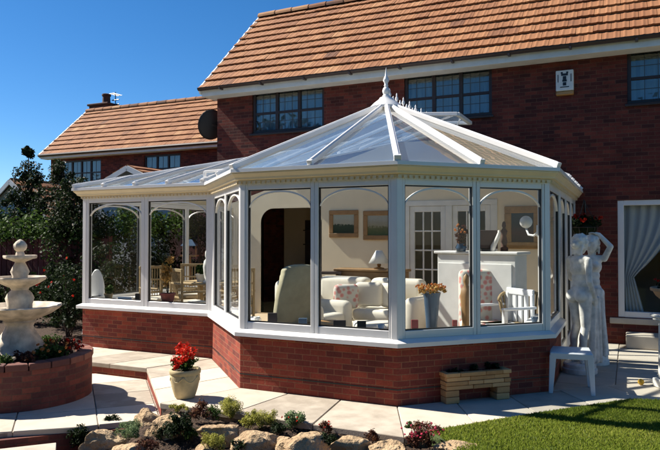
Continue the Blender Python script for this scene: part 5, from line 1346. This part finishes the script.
frame_pic(363.5, 211, 393, 240, 'landscape painting partly behind the corner post above the sofa', 'wood', [(0, (.05, .09, .03)), (.4, (.12, .12, .05)), (.5, (.28, .26, .18)), (1, (.34, .36, .34))])
frame_pic(504.5, 206.5, 541, 249, 'large dark portrait format painting in a gilt frame on the right', 'gilt', [(0, (.02, .012, .012)), (.35, (.06, .02, .018)), (.6, (.035, .03, .03)), (1, (.05, .055, .06))])
def boxy(name, lab, cat, base, parts, rz=0, group=None):
    """furniture from bevelled boxes: parts = [(part name, material, bevel, [(x,y,z,sx,sy,sz[,tone])...])] in local axes"""
    t = thing(name, base, lab, cat, group); ca, sa = math.cos(rz), math.sin(rz)
    for pn, mat, bv, bx in parts:
        q = MB()
        for b in bx:
            x, y, z, sx, sy, sz = b[:6]; q.rbox((base[0]+x*ca-y*sa, base[1]+x*sa+y*ca, base[2]+z), sx, sy, sz, rz, b[6] if len(b) > 6 else .5)
        q.build(pn, mat, t, bevel=bv, seg=3, smooth=bv > .02, angle=None)
    return t
def P(px, d, z=FZ): p = at_d(px, 237, d); return (p.x, p.y, z)
# sofa: faces the camera
boxy('sofa', 'long cream sofa facing the front windows', 'sofa', P(362, 9.3), [
 ('base', 'sofa', .03, [(0, 0, .05, 1.95, .82, .24)]), ('seat_cushion', 'sofa', .06, [(-.44, -.06, .29, .80, .68, .17)]), ('seat_cushion', 'sofa', .06, [(.44, -.06, .29, .80, .68, .17)]),
 ('back_cushion', 'sofa', .08, [(-.44, .29, .40, .82, .26, .46)]), ('back_cushion', 'sofa', .08, [(.44, .29, .40, .82, .26, .46)]),
 ('arm', 'sofa', .09, [(-.93, -.02, .05, .22, .82, .60)]), ('arm', 'sofa', .09, [(.93, -.02, .05, .22, .82, .60)]),
 ('foot', 'wood', .005, [(-.85, -.33, 0, .07, .07, .05), (.85, -.33, 0, .07, .07, .05), (-.85, .33, 0, .07, .07, .05), (.85, .33, 0, .07, .07, .05)])], R(-6))
boxy('armchair', 'cream armchair matching the sofa, in front of the archway', 'armchair', P(314, 8.6), [
 ('base', 'sofa', .03, [(0, 0, .05, .78, .74, .24)]), ('seat_cushion', 'sofa', .06, [(0, -.05, .29, .50, .60, .16)]), ('backrest', 'sofa', .09, [(0, .30, .25, .76, .22, .64)]), ('arm', 'sofa', .08, [(-.33, -.02, .06, .18, .70, .54)]), ('arm', 'sofa', .08, [(.33, -.02, .06, .18, .70, .54)])], YAW+R(55))
boxy('footstool', 'cream footstool in front of the sofa', 'stool', P(377, 8.15), [('pad', 'sofa', .05, [(0, 0, .12, .6, .5, .26)]), ('foot', 'wood', .004, [(-.22, -.18, 0, .05, .05, .13), (.22, -.18, 0, .05, .05, .13), (-.22, .18, 0, .05, .05, .13), (.22, .18, 0, .05, .05, .13)])], YAW)
M['floral'] = None; mm = Mat('pink_floral'); vo = mm.node('ShaderNodeTexVoronoi'); vo.inputs['Scale'].default_value = 14; mm.link(mm.coord(), vo.inputs['Vector'])
mm.base(mm.ramp(vo.outputs['Distance'], [(.0, (.55, .16, .15)), (.35, (.60, .30, .26)), (.5, (.62, .58, .50)), (1, (.60, .60, .54))])); mm.set(.85); M['floral'] = mm.m
cp = P(346, 8.95, FZ+.46); q = MB(); q.rbox((cp[0], cp[1], cp[2]), .36, .13, .34, YAW+R(20)); o = q.build('cushion', 'floral', origin=cp, bevel=.06, seg=4, smooth=True); o.rotation_euler = (0, 0, 0); tag(o, 'pink floral cushion lying on the seat of the cream sofa', 'cushion')
# quilted recliner with its back to the window
rc = P(283, 7.75); ca = Vector((math.cos(YAW+R(150)), math.sin(YAW+R(150)), 0)); fw_ = (FW*.75-RT*.55).normalized(); sdx = Vector((fw_.y, -fw_.x, 0))
t = thing('recliner', rc, 'quilted grey green recliner with a tall curved back near the front window', 'armchair')
M['quilt'] = plain('quilted_cloth', (.34, .32, .22), .85, 0, .12, 8, .5, 18)
q = MB(); rows = []
for j in range(13):
    f = j/12; z = .36+.78*f; back = -.20-.20*f+.10*max(0, f-.75)*4*.5; w_ = .27-.05*max(0, f-.55)*2.2
    row = []
    for i in range(9):
        u = i/8*2-1; c = Vector(rc)+sdx*(u*w_)+fw_*(back-.05*(1-u*u)*.6)+Vector((0, 0, z-.05*abs(u)**3*(f > .9))); row.append(c)
    rows.append(row)
v = [p-fw_*.05 for r_ in rows for p in r_]+[p+fw_*.06 for r_ in rows for p in r_]; f = []; N9 = 9*13
for j in range(12):
    for i in range(8): a = j*9+i; f.append((a+1, a, a+9, a+10)); f.append((N9+a, N9+a+1, N9+a+10, N9+a+9))
for i in range(8): f.append((i, i+1, N9+i+1, N9+i)); a = 12*9+i; f.append((a+1, a, N9+a, N9+a+1))
for j in range(12): a = j*9; f.append((a+9, a, N9+a, N9+a+9)); a = j*9+8; f.append((a, a+9, N9+a+9, N9+a))
q.add(v, f); q.build('backrest', 'quilt', t, smooth=True, bevel=.03, seg=3)
rzq = math.atan2(-sdx.x, sdx.y)+math.pi/2; rzq = math.atan2(sdx.y, sdx.x)
c = Vector(rc)+fw_*.08; q = MB(); q.rbox((c.x, c.y, FZ+.26), .54, .56, .16, rzq); q.build('seat', 'quilt', t, bevel=.05, seg=3, smooth=True)
for s in (-1, 1):
    q = MB(); c0 = Vector(rc)+sdx*(.31*s); q.tube([c0-fw_*.25+Vector((0, 0, .0)), c0-fw_*.22+Vector((0, 0, .42)), c0+fw_*.05+Vector((0, 0, .45)), c0+fw_*.30+Vector((0, 0, .40)), c0+fw_*.28], [.02, .022, .026, .022, .02], 8); q.build('arm', 'wood', t, smooth=True)
# low table with things in front of the recliner
boxy('coffee_table', 'low oak coffee table between the recliner and the sofa', 'table', P(305, 7.65), [('top', 'wood', .01, [(0, 0, .42, .75, .42, .03)]), ('leg', 'wood', .004, [(-.32, -.16, 0, .05, .05, .42)]), ('leg', 'wood', .004, [(.32, -.16, 0, .05, .05, .42)]), ('leg', 'wood', .004, [(-.32, .16, 0, .05, .05, .42)]), ('leg', 'wood', .004, [(.32, .16, 0, .05, .05, .42)])], YAW)
# sideboard behind the sofa, and lamp
sbp = P(372, 10.05); boxy('sideboard', 'oak sideboard standing behind the cream sofa', 'sideboard', sbp, [('cabinet', 'wood', .01, [(0, 0, .05, 1.1, .34, .87)]), ('top', 'wood', .01, [(0, 0, .923, 1.16, .38, .04)]), ('plinth', 'wood', .004, [(0, 0, 0, 1.04, .30, .05)])], 0)
lp_ = at_d(379, 237, 10.0); zt_ = FZ+.964; t = thing('table_lamp', (lp_.x, lp_.y, zt_), 'table lamp with white cone shade on the sideboard', 'lamp'); q = MB(); q.lathe((lp_.x, lp_.y, zt_), [(.08, 0), (.08, .015), (.02, .03), (.035, .06), (.012, .1), (.012, .12)], 18); q.build('stem', 'gilt', t, smooth=True, angle=40)
q = MB(); q.lathe((lp_.x, lp_.y, zt_+.085), [(.165, 0), (.05, .20)], 28); o = q.build('lamp_shade', 'white_paint', t, smooth=True)
boxy('side_table', 'dark side table left of the sofa under the arch edge', 'table', P(327, 10.1), [('top', 'dark_wood', .006, [(0, 0, .88, .45, .3, .035)]), ('shelf', 'dark_wood', .006, [(0, 0, .25, .40, .26, .03)]), ('leg', 'dark_wood', .003, [(-.2, -.12, 0, .035, .035, .88), (.2, -.12, 0, .035, .035, .88), (-.2, .12, 0, .035, .035, .88), (.2, .12, 0, .035, .035, .88)])], YAW)
# dresser in the room beyond the archway
xa = (AR[0]+AR[1])/2; boxy('dresser', 'dark wooden dresser in the dim room beyond the archway', 'dresser', (xa, 12.3, .13), [('base', 'dark_wood', .01, [(0, 0, 0, 1.3, .45, .85)]), ('top', 'wood', .01, [(0, -.01, .852, 1.36, .5, .03)]), ('rack', 'dark_wood', .006, [(0, .15, .885, 1.25, .12, .95), (0, .05, 1.3, 1.2, .2, .025), (0, .05, 1.6, 1.2, .2, .025)])], 0)
# white cabinet
cb = P(481, 8.35); crz = R(-14); boxy('cabinet', 'white painted cabinet with a ledge behind the right front windows', 'cabinet', cb, [('body', 'white_paint', .006, [(0, 0, 0, 1.08, .36, 1.235)]), ('ledge', 'white_paint', .01, [(0, 0, 1.238, 1.16, .42, .035)]), ('panel', 'white_paint', .006, [(.26, -.19, .12, .48, .02, 1.0)]), ('panel', 'white_paint', .006, [(-.28, -.19, .12, .48, .02, 1.0)])], crz)
CT = FZ+1.275
def onc(px, off=0): p = at_d(px, 237, 8.33+off); return (p.x, p.y, CT)
b_ = onc(461); t = plant('flower_arrangement', b_, 'dark dried flower arrangement at the left of the white cabinet top', 'flowers', 'leaf_bronze', (b_[0], b_[1], CT+.2), (.10, .10, .15), 500, .035, ncl=14, stems=6, flowers=('petal_orange', 8, .025))
q = MB(); q.lathe(b_, [(.06, 0), (.075, .05), (.05, .09), (.055, .1), (0, .095)], 18); q.build('vase', 'blue_glaze', t, smooth=True)
b_ = onc(487.5); boxy('screen', 'dark brown upright panel standing on the white cabinet', 'ornament', b_, [('panel', plain('brown_panel', (.07, .028, .022), .4), .006, [(0, 0, .03, .26, .04, .24)]), ('foot', 'dark_wood', .003, [(0, 0, 0, .18, .10, .03)])], YAW)
b_ = onc(497, -.05); t = thing('ornament', b_, 'cream curved ornament right of the brown panel', 'ornament'); q = MB(); q.tube([Vector(b_)+RT*x+Vector((0, 0, z)) for x, z in ((-.06, .0), (-.05, .06), (-.02, .12), (.01, .18), (.03, .24), (.02, .27))], [.03, .035, .03, .026, .02, .01], 10); q.build('swan_neck', 'statue_stone', t, smooth=True)
b_ = onc(504, .02); t = thing('figurine', b_, 'dark slender figurine at the right end of the white cabinet', 'figurine'); q = MB(); q.lathe(b_, [(.05, 0), (.055, .04), (.03, .06), (.045, .12), (.03, .2), (.045, .26), (.018, .30), (.028, .33), (.02, .37), (0, .39)], 14); q.build('body', 'chimney', t, smooth=True)
# globe wall lamp on the corner post
gp = at_d(526, 222, 7.05); ap = Vector((BR[0]-.10, BR[1]+.02, gp.z-.10)); t = thing('wall_lamp', (ap.x, ap.y, ap.z), 'white globe wall lamp on a curled bracket at the right corner post', 'lamp'); q = MB(); q.ball(gp, .068, 24, 16); q.build('globe', 'white_paint', t, smooth=True)
q = MB(); q.tube([gp-Vector((0, 0, .066)), gp-Vector((0, 0, .12))+(ap-gp)*.2, gp.lerp(ap, .6)-Vector((0, 0, .09)), ap], [.012, .012, .012, .014], 8); q.tube([ap-Vector((0, 0, .06)), ap+Vector((0, 0, .06))], .03, 10); q.build('bracket', 'white_paint', t, smooth=True)
# white plastic armchair
def plastic_chair(base, rz, lab, mat='white_plastic'):
    return boxy('garden_chair', lab, 'chair', base, [('seat', mat, .012, [(0, 0, .40, .48, .44, .03)]), ('backrest', mat, .012, [(-.21, .22, .43, .05, .04, .36), (-.1, .23, .43, .07, .025, .34), (0, .23, .43, .07, .025, .35), (.1, .23, .43, .07, .025, .34), (.21, .22, .43, .05, .04, .36), (0, .225, .76, .46, .035, .08)]),
     ('arm', mat, .01, [(-.26, -.02, .62, .06, .48, .03)]), ('arm', mat, .01, [(.26, -.02, .62, .06, .48, .03)]),
     ('leg', mat, .008, [(-.25, -.22, 0, .05, .05, .62)]), ('leg', mat, .008, [(.25, -.22, 0, .05, .05, .62)]), ('leg', mat, .008, [(-.23, .22, 0, .05, .05, .44)]), ('leg', mat, .008, [(.23, .22, 0, .05, .05, .44)])], rz)
plastic_chair(P(505, 7.62), YAW+R(-65), 'white plastic garden armchair behind the right front window')
boxy('armchair', 'high backed armchair in pink floral cloth beside the white cabinet', 'armchair', P(487, 7.85), [('seat', 'floral', .05, [(0, 0, .15, .55, .5, .28)]), ('backrest', 'floral', .06, [(0, .24, .2, .52, .15, .85)]), ('foot', 'wood', .004, [(-.2, -.18, 0, .05, .05, .16), (.2, -.18, 0, .05, .05, .16), (-.2, .2, 0, .05, .05, .21), (.2, .2, 0, .05, .05, .21)])], YAW+R(12))
b_ = P(524, 7.75); t = thing('rattan_chair', b_, 'round backed peach rattan chair by the right corner post', 'chair'); q = MB()
for k in range(11): a = R(-70+14*k); q.tube([Vector(b_)+RT*(.25*math.sin(a))+FW*(.25*math.cos(a)-.05)+Vector((0, 0, .38)), Vector(b_)+RT*(.31*math.sin(a))+FW*(.31*math.cos(a)-.05)+Vector((0, 0, .66+.14*math.cos(a)))], .012, 6, random.random())
q.tube([Vector(b_)+RT*(.31*math.sin(R(a)))+FW*(.31*math.cos(R(a))-.05)+Vector((0, 0, .66+.14*math.cos(R(a)))) for a in range(-75, 80, 10)], .02, 8); q.build('backrest', 'wicker', t, smooth=True)
q = MB(); q.lathe(b_, [(.2, 0), (.22, .05), (.16, .2), (.26, .36), (.27, .42), (.0, .44)], 24); q.build('seat', 'wicker', t, smooth=True, angle=40)
# blue pedestal vase with orange flowers, inside the front window
b_ = P(431.5, 6.95, FZ); zt_ = .98; t = thing('vase', b_, 'tall blue pedestal vase just inside the front window', 'vase'); q = MB(); q.lathe((b_[0], b_[1], FZ), [(.13, 0), (.13, .03), (.07, .08), (.055, .3), (.065, .55), (.085, .80), (.10, .86), (.09, .86), (0, .82)], 24); q.build('body', 'blue_glaze', t, smooth=True, angle=40)
plant('flower_arrangement', (b_[0], b_[1], .97), 'wide orange and cream flower arrangement in the blue vase', 'flowers', 'straw', (b_[0], b_[1], 1.035), (.175, .16, .065), 620, .03, ncl=20, flowers=('petal_orange', 40, .022))
b_ = P(466, 7.2); t = thing('carved_figure', b_, 'tall thin brown carved wooden figure beside the window mullion', 'figurine'); q = MB(); q.lathe(b_, [(.075, 0), (.075, .06), (.05, .1), (.06, .3), (.045, .5), (.055, .68), (.065, .8), (.05, .88), (.022, .92), (.035, .96), (.03, 1.02), (.0, 1.05)], 14, 5, .12, range(2, 9)); q.build('body', 'wood', t, smooth=True)
# things along the inner sill
SZ = ZF+.029
def sill(px, dpt, w_, h_, mat, name, lab, cat, th=.03, rz=0):
    p = at_d(px, 237, dpt); boxy(name, lab, cat, (p.x, p.y, SZ), [('body', mat, .004, [(0, 0, .012, w_, th, h_-.012)]), ('base', mat, .003, [(0, 0, 0, w_*.8, th*1.5, .012)])], YAW+rz)
sill(339.5, 6.63, .13, .085, 'dark_cloth', 'photo_frame', 'wide dark photo frame on the sill in front of the sofa', 'photo frame')
sill(361.5, 6.50, .09, .095, 'dark_cloth', 'photo_frame', 'upright dark photo frame on the sill by the corner post', 'photo frame')
sill(414.5, 6.55, .07, .10, 'red_book', 'book', 'maroon book standing on the sill right of the corner post', 'book')
sill(454.5, 6.72, .05, .075, 'red_book', 'candle_box', 'small maroon box on the sill below the carved figure', 'box')
sill(272.5, 6.97, .10, .12, 'dark_cloth', 'photo_frame', 'black photo frame on the sill behind the recliner', 'photo frame')
sill(303, 6.83, .09, .08, 'blue_glaze', 'tin', 'blue grey tin on the sill below the recliner', 'tin', .06)
for px, d_, lab in ((381, 6.43, 'white cup on the sill tight against the corner post'), (257, 7.05, 'white cup on the sill at the left end of the front window'), (534, 7.02, 'dark glass jar on the sill at the right corner')):
    p = at_d(px, 237, d_); t = thing('cup' if 'cup' in lab else 'jar', (p.x, p.y, SZ), lab, 'cup' if 'cup' in lab else 'jar'); q = MB(); q.lathe((p.x, p.y, SZ), [(.022, 0), (.026, .01), (.034, .05), (.036, .07), (.03, .07), (.026, .02), (0, .015)], 16); q.build('body', 'white_paint' if 'cup' in lab else 'blue_glaze', t, smooth=True)
    q = MB(); q.tube([(p.x+.034+.018*math.sin(a), p.y, SZ+.04+.018*math.cos(a)) for a in [math.pi*k/6 for k in range(7)]], .004, 5); q.build('handle', 'white_paint' if 'cup' in lab else 'blue_glaze', t)
# ---- side wing: dining corner
b_ = P(97, 9.75); t = thing('oval_chair', b_, 'white oval backed chair at the far left window', 'chair'); q = MB(); ring = 20
v = [Vector(b_)+RT*(.115*math.cos(a)*(1-.18*math.sin(a)))+Vector((0, 0, .70+.27*math.sin(a)))+FW*o for o in (-.02, .03) for a in [2*math.pi*k/ring for k in range(ring)]]
q.add(v, [tuple(range(ring)), tuple(reversed(range(ring, 2*ring)))]+[(k, ring+k, ring+(k+1) % ring, (k+1) % ring) for k in range(ring)]); q.build('backrest', 'white_plastic', t, bevel=.01)
q = MB(); q.lathe((b_[0], b_[1], FZ), [(.17, .40), (.2, .42), (.2, .45), (0, .46)], 24); q.build('seat', 'white_plastic', t)
for k in range(4): a = math.pi/4+math.pi/2*k; q = MB(); q.tube([(b_[0]+.15*math.cos(a), b_[1]+.15*math.sin(a), FZ+.41), (b_[0]+.19*math.cos(a), b_[1]+.19*math.sin(a), FZ)], .015, 6); q.build('leg', 'white_plastic', t)
def potplant(px, d_, z, r, h, lab, mat, leafm, hh, n, asp=.5, fl=None, up=.3, size=.05):
    p = at_d(px, 237, d_); t = thing('plant_pot', (p.x, p.y, z), lab[0], 'flower pot'); q = MB(); q.lathe((p.x, p.y, z), [(r*.7, 0), (r, h*.85), (r*1.1, h*.86), (r*1.1, h), (r*.92, h), (r*.9, h*.85), (0, h*.85)], 20); q.build('body', mat, t, smooth=True, angle=40)
    plant('house_plant', (p.x, p.y, z+h*.85), lab[1], 'plant', leafm, (p.x, p.y, z+h+hh*.5), (r*1.0, r*1.0, hh*.55), n, size, ncl=12, stems=6, aspect=asp, up=up)
potplant(168, 8.98, SZ, .10, .16, ('dark red pot on the sill with dried golden stems', 'tall dried golden plant in the dark red pot'), 'red_book', 'straw', .50, 520, .3, up=.9, size=.07)
potplant(109, 9.45, SZ, .06, .11, ('woven pot on the left sill beside the oval chair', 'small leafy plant in the woven pot at the left sill'), 'wicker', 'leaf_mid', .12, 200)
potplant(201, 10.2, FZ+.75, .08, .12, ('pale pot in the middle of the dining table', 'bushy green plant in the pale pot on the dining table'), 'statue_stone', 'leaf_mid', .17, 320)
sill(126, 9.32, .20, .075, 'white_paint', 'box', 'white box on the left sill between pot and window post', 'box', .09)
sill(138, 9.22, .06, .13, 'dark_cloth', 'jar', 'black jar on the left sill against the window post', 'jar', .06)
boxy('dining_table', 'pale cane dining table in the side wing of the conservatory', 'table', P(210, 10.2), [('top', 'wicker', .012, [(0, 0, .715, 1.0, .8, .035)]), ('leg', 'wicker', .008, [(-.42, -.32, 0, .07, .07, .715)]), ('leg', 'wicker', .008, [(.42, -.32, 0, .07, .07, .715)]), ('leg', 'wicker', .008, [(-.42, .32, 0, .07, .07, .715)]), ('leg', 'wicker', .008, [(.42, .32, 0, .07, .07, .715)])], 0)
def cane_chair(base, rz, lab):
    return boxy('cane_chair', lab, 'chair', base, [('seat', 'wicker', .012, [(0, 0, .42, .46, .44, .04, .6)]), ('cushion', 'sofa', .02, [(0, 0, .462, .42, .40, .05)]), ('backrest', 'wicker', .006, [(-.21, .21, .0, .035, .035, .98, .4), (.21, .21, 0, .035, .035, .98, .4), (0, .21, .95, .46, .04, .045, .4), (0, .21, .56, .40, .025, .03, .6), (0, .21, .76, .40, .025, .025, .6)]+[(-.175+.05*k, .21, .47, .014, .014, .50, .3+.05*k) for k in range(8)]),
     ('leg', 'wicker', .006, [(-.2, -.19, 0, .035, .035, .42)]), ('leg', 'wicker', .006, [(.2, -.19, 0, .035, .035, .42)]), ('arm', 'wicker', .01, [(-.22, 0, .64, .035, .44, .03)]), ('arm', 'wicker', .01, [(.22, 0, .64, .035, .44, .03)])], rz)
cane_chair(P(190, 10.95), R(20), 'cane dining chair beyond the table, facing the front window'); cane_chair(P(190, 9.55), R(150), 'cane dining chair with its back to the front window'); cane_chair(P(236, 9.7), R(230), 'cane dining chair at the right end of the dining table'); cane_chair(P(160, 10.2), R(80), 'cane dining chair at the left end of the dining table')
p = at_d(208, 237, 9.85); t = thing('statuette', (p.x, p.y, FZ+.75), 'cream statuette on the front edge of the dining table', 'figurine'); q = MB(); q.lathe((p.x, p.y, FZ+.75), [(.07, 0), (.07, .03), (.045, .06), (.065, .16), (.075, .26), (.06, .34), (.03, .38), (.045, .42), (.042, .48), (.02, .52), (0, .53)], 16); q.build('body', 'statue_stone', t, smooth=True)
# bird table out in the garden beyond the end windows
p = at_d(189.5, 237, 13.2); t = thing('bird_table', (p.x, p.y, -.02), 'pale roofed bird table in the garden seen through the side wing', 'bird table'); q = MB(); q.tube([(p.x, p.y, -.4), (p.x, p.y, 1.2)], .035, 8); q.build('post', 'wood', t); q = MB(); q.rbox((p.x, p.y, 1.2), .34, .26, .03, YAW); q.build('tray', 'wood', t)
q = MB(); z0, z1 = 1.42, 1.55; c = Vector((p.x, p.y, 0)); A_ = [c-RT*.16-FW*.14, c+RT*.16-FW*.14, c+RT*.16+FW*.14, c-RT*.16+FW*.14]; r0, r1 = c-RT*.05+Vector((0, 0, z1)), c+RT*.05+Vector((0, 0, z1)); A_ = [a+Vector((0, 0, z0)) for a in A_]
q.add([*A_, r0, r1], [(0, 1, 5, 4), (2, 3, 4, 5), (1, 2, 5), (3, 0, 4), (3, 2, 1, 0)]); q.build('roof', 'blue_glaze', t)
for sx in (-1, 1): q = MB(); a = c+RT*(.13*sx); q.tube([(a.x, a.y, 1.23), (a.x, a.y, 1.42)], .012, 6); q.build('roof_post', 'wood', t)

for px, d_, z_, rz_, mat, lab in ((392, 8.98, .47, -20, 'sofa', 'cream scatter cushion leaning on the right part of the sofa'), (369, 9.08, .48, 10, 'sofa', 'cream scatter cushion next to the pink floral one on the sofa')):
    p = at_d(px, 237, d_); q = MB(); q.rbox((p.x, p.y, FZ+z_), .40, .14, .34, R(rz_)); o = q.build('cushion', mat, origin=(p.x, p.y, FZ+z_), bevel=.065, seg=4, smooth=True); tag(o, lab, 'cushion')
